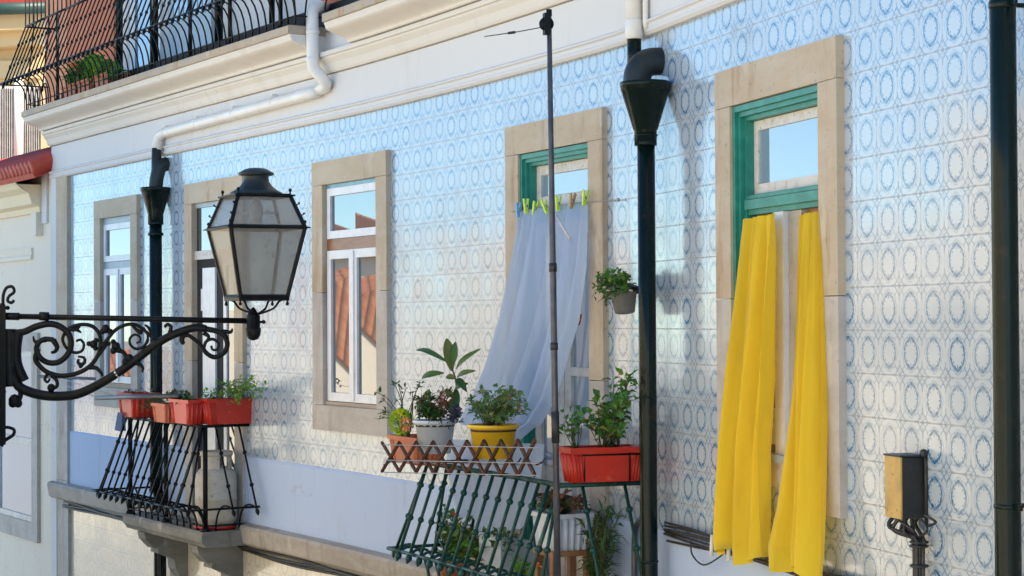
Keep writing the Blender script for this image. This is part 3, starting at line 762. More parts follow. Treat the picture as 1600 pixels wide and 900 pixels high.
# far pipe: white feed along the frieze, hopper, green downpipe
nA = .085
sA_, zA0 = hit(243, 300, nA)
d1 = thing('drainpipe', 'dark green drainpipe with funnel head fed by a white pipe, between the farthest windows', 'drainpipe', W(sA_, nA, -Z0))
mb = MB(); mb.tube([W(sA_, nA, z) for z in (hit(243, 338, nA)[1], -.5, -1.2)], .045, 14); obj('downpipe', mb, M['pipe'], d1)
mb = MB(); mb.tube([W(sA_, nA - .02, -1.2), W(sA_, nA - .045, -1.46), W(sA_, .06, -1.6), W(sA_, .06, -Z0)], .045, 12); obj('lower_pipe', mb, M['pipe'], d1)
zt_ = hit(243, 293, nA)[1]; zb_ = hit(243, 335, nA)[1]
mb = MB(); mb.lathe(W(sA_, nA, 0), [(.055, zb_ - .06), (.055, zb_), (.10, zt_ - .03), (.105, zt_ - .028), (.11, zt_ - .01), (.105, zt_), (.098, zt_), (.09, zt_ - .02), (.02, zt_ - .02)], 20); obj('hopper', mb, M['pipe'], d1)
mb = MB()
for y in (349, 366): mb = MB(); collar(mb, sA_, nA, hit(243, y, nA)[1], .056, .022); obj('collar', mb, M['pipe'], d1)
mb = MB(); mb.tube(catmull([W(sA_ - .01, .0, zt_ + .17), W(sA_ - .01, nA * .6, zt_ + .15), W(sA_ - .005, nA * .9, zt_ + .07), W(sA_, nA, zt_ - .02)], 5), .05, 12); obj('outlet_elbow', mb, M['hopper'], d1)
s2, z2 = hit(247, 213, .05)
mb = MB(); mb.tube([W(sA_, nA, zt_ - .01), W(sA_, .075, z2 - .09)], .035, 12); obj('inlet_pipe', mb, M['hopper'], d1)
s3, z3 = hit(507, 138, .056); s4, z4 = hit(489, 108, .10); s5, z5 = hit(488, 40, .14); s6 = hit(500, 14, .02)[0]; z6 = hit(495, 14, .1)[1]
z2 -= .0; z3 -= .01
mb = MB(); k = 14
mb.tube([W(sA_, .07, z2 - .10), W(sA_, .066, z2 - .04), W(sA_ - .02, .062, z2 - .005), W(sA_ - .07, .058, z2 + .01)] + [W(sA_ - .1 + (s3 + .08 - sA_ + .1) * i / k, .056, z2 + .012 + (z3 - z2 - .012) * i / k) for i in range(k + 1)], .037, 14)
obj('white_gutter_pipe', mb, M['pvc'], d1)
mb = MB(); ppx = [at(500, 139, .056), at(506, 137, .058), at(510, 131, .066), at(504, 123, .085), at(496, 114, .112), at(490, 106, .13), at(489, 98, .135), at(488, 40, .135), at(488, 22, .13), at(490, 14, .12), at(498, 11, .08), at(508, 11, -.05)]; mb.tube(ppx, .037, 14); mb.ball(at(508, 135, .06), .0385, 12)
obj('white_elbow_pipe', mb, M['pvc'], d1)
mb = MB()
for f in (.02, .25, .5, .75): 
    s = sA_ - .1 + (s3 + .08 - sA_ + .1) * f; p = W(s, .056, z2 + .012 + (z3 - z2) * f); mb.lathe(p - T(s) * .01, [(.038, 0), (.0405, .002), (.0405, .018), (.038, .02)], 14, axis=T(s)); mb.box(p + UP * .042, T(s) * .006, N(s) * .02, UP * .006); obj('pipe_clip', mb, M['pvc'], d1); mb = MB()
for y in (93, 50): mb = MB(); collar(mb, *((lambda q_: (q_[0], .135, q_[1]))(hit(488.5, y, .135))), .0405, .03); obj('pipe_collar', mb, M['pvc'], d1)

# middle pipe with the big funnel
nB = .10
sB_ = hit(1010, 300, nB)[0]
d2 = thing('drainpipe', 'dark green drainpipe with large funnel head and fat elbow, beside the yellow curtained window', 'drainpipe', W(sB_, nB, -Z0))
zB_ = lambda y: hit(1008, y, nB)[1]
mb = MB(); mb.tube([W(sB_, nB, z) for z in (zB_(222), -.2, -.8, -Z0)], .036, 18); obj('downpipe', mb, M['pipe'], d2)
mb = MB(); zt_, zb_ = zB_(128), zB_(203)
mb.lathe(W(sB_ + .005, nB, 0), [(.046, zb_ - .065), (.046, zb_ - .004), (.05, zb_), (.098, zt_ - .038), (.101, zt_ - .036), (.101, zt_ - .022), (.104, zt_ - .02), (.104, zt_ - .002), (.10, zt_), (.094, zt_), (.09, zt_ - .03), (.02, zt_ - .03)], 28); obj('hopper', mb, M['pipe'], d2)
for y, r_, h_ in ((224, .044, .02), (212, .049, .012), (875, .039, .014), (620, .0385, .012)): mb = MB(); collar(mb, sB_, nB, zB_(y), r_, h_); obj('collar', mb, M['pipe'], d2)
zb0 = zt_; sE_, zE_ = hit(1031, 96, 0)
mb = MB(); mb.tube(catmull([W(sE_, -.05, zE_), W(sE_, .03, zE_ - .002), W(sE_, .075, zE_ - .02), W(sE_, .098, zE_ - .06), W(sE_, .102, zE_ - .13)], 6), .058, 20); obj('outlet_elbow', mb, M['hopper'], d2)
sf, zf = hit(991, 57, .07)
mb = MB(); mb.tube([W(sf, .07, zf + .0), W(sf - .01, .075, zb0 + .06)], .03, 14); obj('inlet_pipe', mb, M['pipe'], d2)
mb = MB(); mb.tube([W(sf, .07, 1.75), W(sf, .07, zf - .01)], .036, 14); mb.lathe(W(sf, .07, zf - .012), [(.036, 0), (.039, .003), (.039, .08), (.036, .085)], 16); obj('white_feed_pipe', mb, M['pvc'], d2)
mb = MB(); mb.tube([W(sf - .055, .04, 1.75), W(sf - .055, .04, zf + .05), W(sf - .04, .03, zf + .02)], .012, 8); obj('thin_pipe', mb, M['pvc'], d2)

# near pipe, cut by the picture's right side
nC = .085
sC_ = hit(1571, 450, nC)[0]
for y in ():
    z = zB_(y); mb = MB(); mb.lathe(W(sB_, nB, z), [(.037, -.008), (.0395, -.006), (.0395, .006), (.037, .008)], 14); mb.box(W(sB_ - .02, nB / 2 - .01, z), T(sB_) * .004, N(sB_) * (nB / 2), UP * .007); obj('bracket', mb, M['hopper'], d2)
d3 = thing('drainpipe', 'thick plain dark green drainpipe without funnel, on the tiles past the yellow cable box', 'drainpipe', W(sC_, nC, -Z0))
mb = MB(); mb.tube([W(sC_, nC, z) for z in (1.15, .4, -.4, -Z0)], .036, 20); obj('downpipe', mb, M['pipe'], d3)
mb = MB()
for y in (6, 790):
    z = hit(1571, y, nC)[1]; collar(mb, sC_, nC, z, .0385, .016 if y > 100 else .024); mb.box(W(sC_ - .05, nC, z), T(sC_) * .02, N(sC_) * .004, UP * .008); mb.box(W(sC_, nC / 2, z), T(sC_) * .006, N(sC_) * nC / 2, UP * .006); obj('clamp', mb, M['pipe'], d3); mb = MB()

# ------------------------------------------------------------------ belly railings
def railing(name, label, sl, sr, n_top, n_low, n_slab, z_top, z_low, z_slab, step, mat, r=.008, left=True, right=True, above=0., lean=.16, knots=(.33, .72), corner=False, rail_z=None, posts=()):
    rt = thing(name, label, 'railing', W((sl + sr) / 2, n_slab, z_slab))
    def bar(top, low, tip, slab_pt, up, arc=True):
        mb = MB()
        d = (low - top)
        pts = [top + up * above] if above else []
        pts += [top, low]
        mb.tube(pts, r, 6)
        e = low + d.normalized() * .05
        mb.tube([low, low + d.normalized() * .018, low + d.normalized() * .03, e], [r, r * 2.1, r * 1.9, r * .2], 6)
        for kf in knots:
            p = top + d * kf; q = d.normalized()
            mb.lathe(p - q * .014, [(r, 0), (r * 2.0, .009), (r * 2.0, .019), (r, .028)], 6, axis=q)
        if arc:
            h = low.z - slab_pt.z; hv = slab_pt - low; hv.z = 0
            P = []
            for i in range(9):
                t = i / 8 * math.pi / 2
                P.append(low + hv * math.sin(t) + UP * (h * .25 * math.sin(2 * t) - h * (1 - math.cos(t))))
            mb.tube(P, r * .95, 6)
        obj('baluster', mb, mat, rt)
    nb = max(2, int(round((sl - sr) / step)))
    for i in range(nb + 1):
        s = sr + (sl - sr) * i / nb
        f = i / nb
        ds = (f - .5) * 0
        if corner:   # bars fan out from the corner
            ds = -lean * max(0, 1 - f * 5) * .0
        bar(W(s, n_top, z_top), W(s + ds, n_low, z_low), None, W(s, n_slab, z_slab), UP)
    dn = n_low - n_top
    if right:
        k = max(2, int(round(n_top / (step * 1.25))))
        for i in range(k):
            n = n_top * (1 - (i + .55) / k)
            bar(W(sr, n, z_top), W(sr - dn * 1.5, n, z_low), None, W(sr - .0, n, z_slab), UP)
        # the splayed corner
        bar(W(sr, n_top, z_top), W(sr - dn * .75, n_low - dn * .2, z_low), None, W(sr, n_slab, z_slab), UP)
        bar(W(sr, n_top, z_top), W(sr - dn * .15, n_low, z_low), None, W(sr, n_slab, z_slab), UP)
    if left:
        bar(W(sl, n_top, z_top), W(sl + dn * .75, n_low - dn * .2, z_low), None, W(sl, n_slab, z_slab), UP)
        k = max(2, int(round(n_top / (step * 1.25))))
        for i in range(k):
            n = n_top * (1 - (i + .55) / k)
            bar(W(sl, n, z_top), W(sl + dn, n, z_low), None, W(sl, n, z_slab), UP)
    def rail(nm, z, n, off, rr):
        P = []
        if left: P.append(W(sl + off, .0, z))
        k = 10
        P += [W(sl + off * left + (sr - off * right - sl - off * left) * i / k, n, z) for i in range(k + 1)]
        if right: P.append(W(sr - off, .0, z))
        mb = MB()
        for p, q in zip(P, P[1:]): mb.tube([p, q], rr, 6)
        obj(nm, mb, mat, rt)
    rail('top_rail', z_top, n_top, 0, r * 1.5)
    rail('lower_rail', z_low + .0, n_low, dn, r * 1.1)
    rail('foot_rail', z_slab + (z_low - z_slab) * .22, n_slab, 0, r * .8)
    if above: rail('hand_rail', z_top + above, n_top, 0, r * 1.8)
    for s in posts:
        mb = MB(); mb.tube([W(s, n_slab - .01, z_slab), W(s, n_slab - .01, z_top)], r * 2.2, 8); mb.lathe(W(s, n_slab - .01, z_slab), [(r * 5, 0), (r * 4, .015), (r * 2, .03)], 10); obj('post', mb, mat, rt)
    return rt
# upper terrace
n_s = CN - .03
n_l = n_s + .185
z_l = hit(150, 74, n_l)[1]; z_u = hit(80, 24, n_s + .01)[1]
sT = hit(40, 37, n_s + .01)[0]; sTr = hit(462, 30, n_s)[0]
railing('terrace_railing', 'long black bowed iron railing with curved feet along the upper terrace', sT, sTr, n_s + .01, n_l, n_s, z_u, z_l, ZS, .105, M['iron'], r=.006, right=True, above=.35, posts=[hit(px, py, n_s)[0] for px, py in ((88, 150), (235, 100), (295, 83), (357, 62), (436, 38))])
# first balcony, black
nt1, nl1 = NB1 - .02, NB1 + .17
zt1 = hit(330, 668, nt1)[1]; zl1 = hit(220, 783, nl1)[1]
railing('balcony_railing', 'black bowed iron railing of the small balcony holding a row of red planters', sB1l - .03, sB1r + .03, nt1, nl1, NB1 - .03, zt1, zl1, zB1, .118, M['iron'], r=.0072, posts=[sB1r + .035, (sB1l + sB1r) / 2, sB1l - .04])
# second balcony, green
nt2, nl2 = NB2 - .02, NB2 + .13
zt2 = hit(866, 757, nt2)[1]; zl2 = hit(675, 875, nl2)[1]
railing('balcony_railing', 'green bowed iron railing of the near balcony below the white curtain', sB2l - .02, sB2r, nt2, nl2, NB2 - .03, zt2, zl2, zB1, .13, M['wgreen'], r=.008, knots=(.25, .62))

# ------------------------------------------------------------------ pole with pulley
pz = hit(858, 25, .43)
sp0, zp0 = pz; sp1, zp1 = hit(871, 880, .43)
pl = thing('clothesline_pole', 'tall thin grey metal pole with a pulley on top, rising from the green railing', 'pole', W(sp1, .43, zp1 - .2))
pp = lambda f: W(sp0 + (sp1 - sp0) * f, .43, zp0 + (zp1 - zp0) * f)
mb = MB(); mb.tube([pp(0), pp(.25), pp(.5), pp(.75), pp(1.05)], [.010, .0115, .0135, .0135, .0135], 10); obj('pole_tube', mb, M['pole'], pl)
mb = MB()
for f, h in ((.455, .035), (.60, .03), (.725, .13)): mb = MB(); mb.tube([pp(f), pp(f + h / (zp0 - zp1))], .0165, 10); obj('tape_wrap', mb, M['cable'], pl)
mb = MB(); c = pp(.015) + N(sp0) * .012; mb.lathe(c - T(sp0) * .012, [(.004, 0), (.03, .004), (.022, .012), (.03, .02), (.004, .024)], 14, axis=T(sp0)); mb.box(c, T(sp0) * .015, N(sp0) * .012, UP * .045); mb.tube([pp(0), pp(-.012)], .012, 8); obj('pulley', mb, M['iron'], pl)
mb = MB(); e = far(757, 57, 8.0); mb.tube([c - UP * .01, c + (e - c) * .5 - UP * .008, e], .0022, 5); mb.tube([c + (e - c) * .50 - UP * .008, c + (e - c) * .62 - UP * .006], .006, 6); obj('line', mb, M['cable'], pl)

# ------------------------------------------------------------------ curtains
def curtain(name, label, rows, mat, folds, amp, n_of, seed, nx=72, taper=.3):
    """rows: (y, left x, right x) in the photo; each point is put on the sheet n_of(t_down, t_across) metres out"""
    rr = random.Random(seed); mb = MB(); vs = []; ph = [rr.uniform(0, 6.28) for _ in range(4)]
    R = []
    for i in range(len(rows) - 1):
        k = 8
        for j in range(k):
            t = j / k; t2 = t * t * (3 - 2 * t) * .35 + t * .65
            R.append([p + (q - p) * t for p, q in zip(rows[i], rows[i + 1])])
    R.append(list(rows[-1])); nr = len(R)
    for i, (y, xl, xr, *sl) in enumerate(R):
        v = i / (nr - 1)
        for j in range(nx + 1):
            u = j / nx
            uu = u + .02 * math.sin(v * 5 + ph[0] + u * 9) * (u * (1 - u)) * 4
            a = amp * (taper + (1 - taper) * min(1, v * 2.5))
            w = math.sin(2 * math.pi * folds * uu + ph[1] + .9 * math.sin(v * 2.2 + ph[2])) * .62 + math.sin(2 * math.pi * folds * 2.3 * uu + ph[3] + v * 1.4) * .28 * (1 - v * .6) + math.sin(2 * math.pi * folds * .43 * uu + ph[0] - v * 2) * .5
            n = n_of(v, u)
            yy = y + (sl[0] if sl else 0) * (u - .5)
            if v > .9: yy += (v - .9) * 90 * math.sin(u * 9 + ph[2])
            p = at(xl + (xr - xl) * u, yy, n)
            s, z = hit(xl + (xr - xl) * u, yy, n)
            vs.append(W(s, n + a * w, z))
    fs = []
    for i in range(nr - 1):
        for j in range(nx):
            a = i * (nx + 1) + j; fs.append((a, a + 1, a + nx + 2, a + nx + 1))
    mb.add(vs, fs, True)
    return tag(obj(name, mb, mat), label, 'curtain')
curtain('curtain', 'bright yellow curtain leaf beside the green door jamb, the shorter of the two', [(338, 1160, 1213, -10), (400, 1154, 1212, -8), (500, 1147, 1208, 0), (600, 1139, 1202, 4), (700, 1129, 1193, 6), (800, 1122, 1191, 10), (850, 1119, 1189, 16), (871, 1121, 1188, 18)], M['yellowcloth'], 4.6, .040, lambda v, u: .035 + .06 * v, 3)
curtain('curtain', 'bright yellow curtain leaf beside the near stone jamb, the longer of the two', [(333, 1250, 1277, -6), (400, 1248, 1278, -3), (500, 1245, 1278, 0), (600, 1239, 1279, 4), (700, 1229, 1279, 8), (800, 1216, 1281, 14), (860, 1203, 1282, 20), (891, 1205, 1281, 22)], M['yellowcloth'], 3.4, .038, lambda v, u: .035 + .07 * v, 11)
curtain('curtain', 'long white sheer curtain pegged on a line and blown sideways over the tiles', [(323, 805, 918, -16), (350, 803, 918, -10), (420, 790, 916, -4), (500, 773, 905, 0), (570, 755, 884, 4), (620, 737, 868, 8), (655, 722, 845, 16), (672, 719, 812, 14)], M['sheer'], 4.8, .036, lambda v, u: .045 + (.10 + .06 * (1 - u)) * v, 5, nx=110)
# line and pegs
lineL, lineR = at(805, 331, .05), at(966, 312, .02)
mb = MB(); mb.tube([at(800, 331, .045), at(880, 320, .055), at(920, 316, .05), lineR], .0022, 5); mb.ball(lineR, .008, 6); tag(obj('curtain_line', mb, M['wire']), 'thin line carrying the white curtain, tied to a nail in the tiles', 'line')
for i, (px, py, tl, mt, ad, wh) in enumerate(((810, 328, .1, 'pegblue', 'light blue', 'at the far end of the line'), (822, 322, 0, 'peglime', 'lime green', 'next to the blue one, hanging straight'), (836, 325, .5, 'peglime', 'lime green', 'leaning clockwise between two other lime ones'), (852, 323, -.5, 'peglime', 'lime green', 'tilted, just beyond the pole'), (872, 318, .1, 'peglime', 'lime green', 'upright, just nearer than the pole'), (894, 314, .35, 'pegwood', 'brown wooden', 'between two lime ones'), (914, 309, .35, 'peglime', 'yellow green', 'nearest to the stone jamb'))):
    c = at(px, py, .06); s = hit(px, py, .06)[0]; ax = (UP * math.cos(tl) - T(s) * math.sin(tl)); sd_ = ax.cross(N(s))
    g_ = thing('clothespin', ad + ' clothes peg on the white curtain, ' + wh, 'clothes peg', c - ax * .035, 'pegs on the curtain line')
    for k in (-1, 1):
        mb = MB(); mb.hexa([c - ax * .035 + N(s) * .003 * k - sd_ * .006 - N(s) * .003, c - ax * .035 + N(s) * .003 * k + sd_ * .006 - N(s) * .003, c - ax * .035 + N(s) * (.003 * k + .004) + sd_ * .006, c - ax * .035 + N(s) * (.003 * k + .004) - sd_ * .006,
                             c + ax * .035 + N(s) * .011 * k - sd_ * .008 - N(s) * .003, c + ax * .035 + N(s) * .011 * k + sd_ * .008 - N(s) * .003, c + ax * .035 + N(s) * (.011 * k + .004) + sd_ * .008, c + ax * .035 + N(s) * (.011 * k + .004) - sd_ * .008]); obj('jaw', mb, M[mt], g_)
    mb = MB(); mb.lathe(c - sd_ * .009, [(.006, 0), (.006, .018)], 8, axis=sd_); obj('spring', mb, M['wire'], g_)
mb = MB(); s_ = hit(905, 500, .02)[0]; mb.box(at(907, 499, .01), T(s_) * .012, N(s_) * .006, UP * .0), 
mb = MB(); mb.tube([at(908, 492, .02), at(904, 507, .02)], .007, 6); tag(obj('hook', mb, M['coral']), 'small coral red hook on the balcony door behind the white curtain', 'hook')
mb = MB(); mb.tube([at(869, 337, .2), at(880, 356, .2), at(891, 374, .19)], .006, 6); tag(obj('cord_end', mb, M['oldwhite']), 'short pale cord end dangling from the pole over the white curtain', 'cord')

# ------------------------------------------------------------------ street lamp
YL = 9.2
def lp(px, py, dy=0.): return far(px, py, YL + dy)
lamp = thing('street_lamp', 'black iron street lamp with four-sided glass lantern on a scrolled wall bracket', 'street lamp', lp(5, 690))
PXM = YL / F
mb = MB(); mb.hexa([lp(-8, 695, -.03), lp(9, 695, -.03), lp(9, 695, .03), lp(-8, 695, .03), lp(-8, 478, -.03), lp(9, 478, -.03), lp(9, 478, .03), lp(-8, 478, .03)])
obj('wall_plate', mb, M['iron'], lamp)
mb = MB(); mb.tube([lp(4, 494), lp(30, 494.5)], .018, 12); mb.tube([lp(28, 494.5), lp(393, 501.5)], .0135, 12); mb.tube([lp(62, 494), lp(76, 494.5)], .021, 12); obj('arm', mb, M['iron'], lamp)
sc_mb = MB()
def scroll(pts, r, k=8, mb=None):
    P = catmull([lp(x, y) for x, y in pts], k); n = len(P)
    rr = r if not isinstance(r, tuple) else [PXM * (r[0] + (r[1] - r[0]) * i / (n - 1)) for i in range(n)]
    if not isinstance(rr, list): rr = [PXM * r] * n
    (mb or sc_mb).tube(P, rr, 8)
# lower main sweep with the big C
scroll([(8, 520), (35, 519), (57, 510), (78, 506), (95, 511), (107, 522), (111, 537), (106, 553), (93, 565), (78, 567), (65, 561), (57, 548), (60, 536), (70, 530), (84, 531)], (5.5, 4.0))
scroll([(83, 531), (89, 542), (86, 549), (80, 551)], (5.0, 2.0)); scroll([(62, 538), (54, 533), (52, 525)], (4, 1.2)); scroll([(56, 535), (72, 530)], (2.5, 5))
scroll([(20, 520), (22, 550), (20, 580), (28, 602), (45, 612), (70, 618), (95, 619), (120, 616), (148, 604), (185, 582), (215, 560), (245, 537), (275, 521), (305, 512), (322, 514)], (8.5, 6.0))
scroll([(16, 514), (15, 560), (18, 604)], (10, 10)); scroll([(28, 519), (25, 545), (27, 570), (38, 595)], (9, 8))
scroll([(60, 545), (55, 560), (62, 572), (75, 582), (95, 587), (118, 584), (138, 574), (150, 560), (156, 545), (156, 525), (146, 511), (130, 507), (112, 511), (101, 521), (98, 532), (105, 545), (117, 551), (128, 548), (131, 538), (126, 531), (119, 533)], (4.2, 2.0))
scroll([(107, 513), (118, 515), (125, 509)], (4, 2)); scroll([(120, 515), (127, 520)], (3.5, 1.0))
scroll([(156, 544), (168, 530), (180, 516), (195, 508), (210, 507), (222, 513), (232, 522), (242, 529), (252, 530)], (3.0, 2.6))
scroll([(240, 528), (232, 512), (226, 508)], (3, 1.5))
scroll([(218, 520), (226, 512)], (5, 1.5)); scroll([(206, 508), (214, 516), (220, 520)], (2, 4))
scroll([(230, 536), (231, 525), (228, 518)], (2.4, 1.6)); scroll([(231, 530), (225, 541), (213, 545), (204, 539), (203, 529), (210, 523), (218, 526), (219, 533), (213, 536)], (2.6, 1.6))
scroll([(265, 520), (267, 511), (262, 507), (257, 511)], (3.4, 2.4))
scroll([(322, 514), (340, 518), (352, 527), (355, 540), (349, 552), (336, 558), (324, 553), (316, 543), (310, 535), (302, 529), (294, 524), (284, 526)], (4.5, 3.0)); scroll([(285, 525), (284, 533), (288, 537)], (5, 3))
scroll([(355, 530), (349, 517), (356, 520), (363, 515)], (3.5, 1.0)); scroll([(340, 519), (352, 518), (361, 519), (363, 513)], (4.5, 1.2))
scroll([(318, 546), (322, 534), (332, 530), (341, 536), (339, 546), (332, 546), (330, 540)], (2.8, 1.8)); scroll([(318, 520), (326, 526), (322, 534)], (4, 1.5))
# leaves and rosettes
def blob(px, py, r, dy=0): sc_mb.ball(lp(px, py, dy), r * PXM * 1.22, 8)
for x, y, r in ((165, 514, 6), (160, 518, 4), (172, 518, 4), (146, 538, 5.5), (139, 537, 3.5), (150, 532, 3.5), (149, 544, 3.5), (162, 540, 3.5), (170, 537, 2.8), (181, 541, 6), (177, 548, 4.5), (186, 547, 4), (177, 534, 3.5), (202, 560, 6), (197, 566, 6), (206, 567, 5), (80, 606, 5.5), (23, 626, 8.5), (20, 630, 6), (28, 630, 6), (126, 572, 3), (5, 612, 4)): blob(x, y, r)
scroll([(181, 548), (192, 550), (198, 560)], (3, 4)); scroll([(204, 565), (216, 568), (223, 575), (222, 582)], (5, 1.2)); scroll([(30, 606), (32, 618), (27, 628)], (3.5, 4.5))
scroll([(75, 583), (70, 592), (74, 597), (78, 592)], (3.0, 1.6)); scroll([(80, 587), (88, 594), (89, 603), (82, 607)], (3, 3)); scroll([(138, 574), (150, 575), (158, 583), (160, 588)], (4, 2)); scroll([(125, 572), (132, 566), (131, 559), (122, 557)], (3.4, 1.6)); scroll([(127, 571), (122, 566), (123, 561)], (3.5, 2))
scroll([(150, 560), (160, 548), (168, 537)], (3, 2))
obj('scrollwork', sc_mb, M['iron'], lamp)
mb = MB(); scroll([(5, 480), (5, 462), (10, 450), (19, 448), (22, 456), (14, 463), (12, 470), (18, 473), (22, 469)], (2.6, 2.4), mb=mb); mb.ball(lp(3, 479), 6 * PXM); mb.ball(lp(12, 481), 3.5 * PXM); obj('upper_finial', mb, M['iron'], lamp)
mb = MB(); scroll([(4, 668), (14, 668), (22, 672), (20, 680), (8, 688), (2, 697)], (2.4, 3), mb=mb); obj('lower_finial', mb, M['iron'], lamp)
mb = MB()
for x in (183, 178): pass
mb.lathe(lp(182, 584) , [(6.7 * PXM, -.004), (6.7 * PXM, .004)], 12, axis=(lp(200, 572) - lp(182, 584)).normalized()); obj('wire_wrap', mb, M['cabletie'], lamp)
# lantern: its own axes, turned so that a face looks nearly at the eye
LC = lp(399, 497)                                    # socket
lz = lambda py: (LC.z - (py - 497) * PXM)
yaw = math.radians(-25); ex = Vector((math.cos(yaw), -math.sin(yaw), 0)); ey = Vector((math.sin(yaw), math.cos(yaw), 0))
LX = LC + Vector((2 * PXM, 0, 0))
def ring(py, h): z = lz(py); return [Vector((LX.x, LX.y, z)) + ex * a * h + ey * b * h for a, b in ((-1, -1), (1, -1), (1, 1), (-1, 1))]
hb, hm, ht = .116, .183, .128                          # half widths: foot, widest, roof top
R0, R1, R2 = ring(464, hb), ring(357, hm), ring(307, ht)
mb = MB()
for A, B in ((R0, R1), (R1, R2)):
    for i in range(4): mb.tube([A[i], B[i]], .0105, 6, smooth=False)
for A, r_ in ((R0, .012), (R1, .009), (R2, .010)):
    for i in range(4): mb.tube([A[i], A[(i + 1) % 4]], r_, 6, smooth=False)
Rl = ring(357, hm + .022); Rl2 = [p - UP * .008 for p in ring(354, hm - .012)]
for i in range(4):
    j = (i + 1) % 4; mb.hexa([Rl[i] - UP * .004, Rl[j] - UP * .004, Rl2[j] - UP * .0, Rl2[i] - UP * .0, Rl[i], Rl[j], Rl2[j] + UP * .012, Rl2[i] + UP * .012])
Rt = ring(307, ht + .02)
mb.hexa([p - UP * .003 for p in Rt] + [p + UP * .004 for p in Rt])
mb.hexa([p - UP * .012 for p in ring(466, hb + .008)] + [p + UP * .004 for p in ring(466, hb + .008)])
obj('lantern_frame', mb, M['iron'], lamp)
for A, B in ((R0, R1), (R1, R2)):
    for i in range(4):
        j = (i + 1) % 4; mb = MB(); c = sum((A[i], A[j], B[i], B[j]), Vector()) / 4; inn = (Vector((LX.x, LX.y, c.z)) - c).normalized() * .004
        mb.hexa([A[i], A[j], A[j] + inn, A[i] + inn, B[i], B[j], B[j] + inn, B[i] + inn]); obj('glass_pane', mb, M['lampglass'], lamp)
cx_, cy_ = LX.x, LX.y
mb = MB(); base = Vector((cx_, cy_, 0))
mb.lathe(base, [(.128, lz(305)), (.124, lz(301)), (.10, lz(297)), (.078, lz(291)), (.063, lz(284)), (.060, lz(277)), (.062, lz(275)), (.078, lz(274)), (.086, lz(273)), (.085, lz(270)), (.072, lz(268)), (.058, lz(265)), (.04, lz(263)), (.01, lz(262))], 24)
obj('chimney_cap', mb, M['hopper'], lamp)
mb = MB()
for Rr, up_ in ((R1, .022), (R2, .022)):
    for p in Rr: mb = MB(); mb.tube([p, p + UP * .02], .004, 6); mb.ball(p + UP * .026, .009, 6); obj('knob', mb, M['iron'], lamp)
for i in range(4):
    for f in (.35, .68): 
        p = R1[i] + (R2[i] - R1[i]) * f; o_ = (p - Vector((cx_, cy_, p.z))).normalized(); mb = MB(); mb.tube([p, p + o_ * .02 + UP * .008], .003, 5); mb.ball(p + o_ * .022 + UP * .012, .0055, 6); obj('knob', mb, M['iron'], lamp)
for p in R0: mb = MB(); mb.tube([p, p - UP * .03], .005, 6); mb.ball(p - UP * .034, .009, 6); obj('knob', mb, M['iron'], lamp)
mb = MB()
for p in R0:
    o_ = (p - Vector((cx_, cy_, p.z))); o_.z = 0
    q = Vector((cx_, cy_, lz(490)))
    mb.tube(catmull([p - UP * .01, p - o_ * .25 - UP * .02, p - o_ * .45 - UP * .055, q + o_ * .12 + UP * .0, q + o_ * .02], 5), .0055, 6)
obj('cradle', mb, M['iron'], lamp)
mb = MB(); mb.lathe(Vector((LC.x - .01, LC.y, 0)), [(.004, lz(532)), (.022, lz(530)), (.034, lz(524)), (.037, lz(515)), (.037, lz(513)), (.033, lz(512)), (.033, lz(494)), (.026, lz(490)), (.016, lz(486)), (.010, lz(482)), (.003, lz(480))], 16); mb.tube([lp(404, 503), lp(411, 503)], .006, 8); mb.ball(lp(412, 503), .010, 8); obj('socket', mb, M['iron'], lamp)
mb = MB(); mb.lathe(Vector((cx_, cy_, 0)), [(.02, lz(349)), (.03, lz(338)), (.034, lz(325)), (.02, lz(314))], 12); mb.tube([Vector((cx_, cy_, lz(314))), Vector((cx_, cy_, lz(300)))], .012, 8); mb.tube([Vector((cx_ - .1, cy_, lz(333))), Vector((cx_ + .1, cy_, lz(333)))], .006, 8); obj('lamp_bulb', mb, M['oldwhite'], lamp)
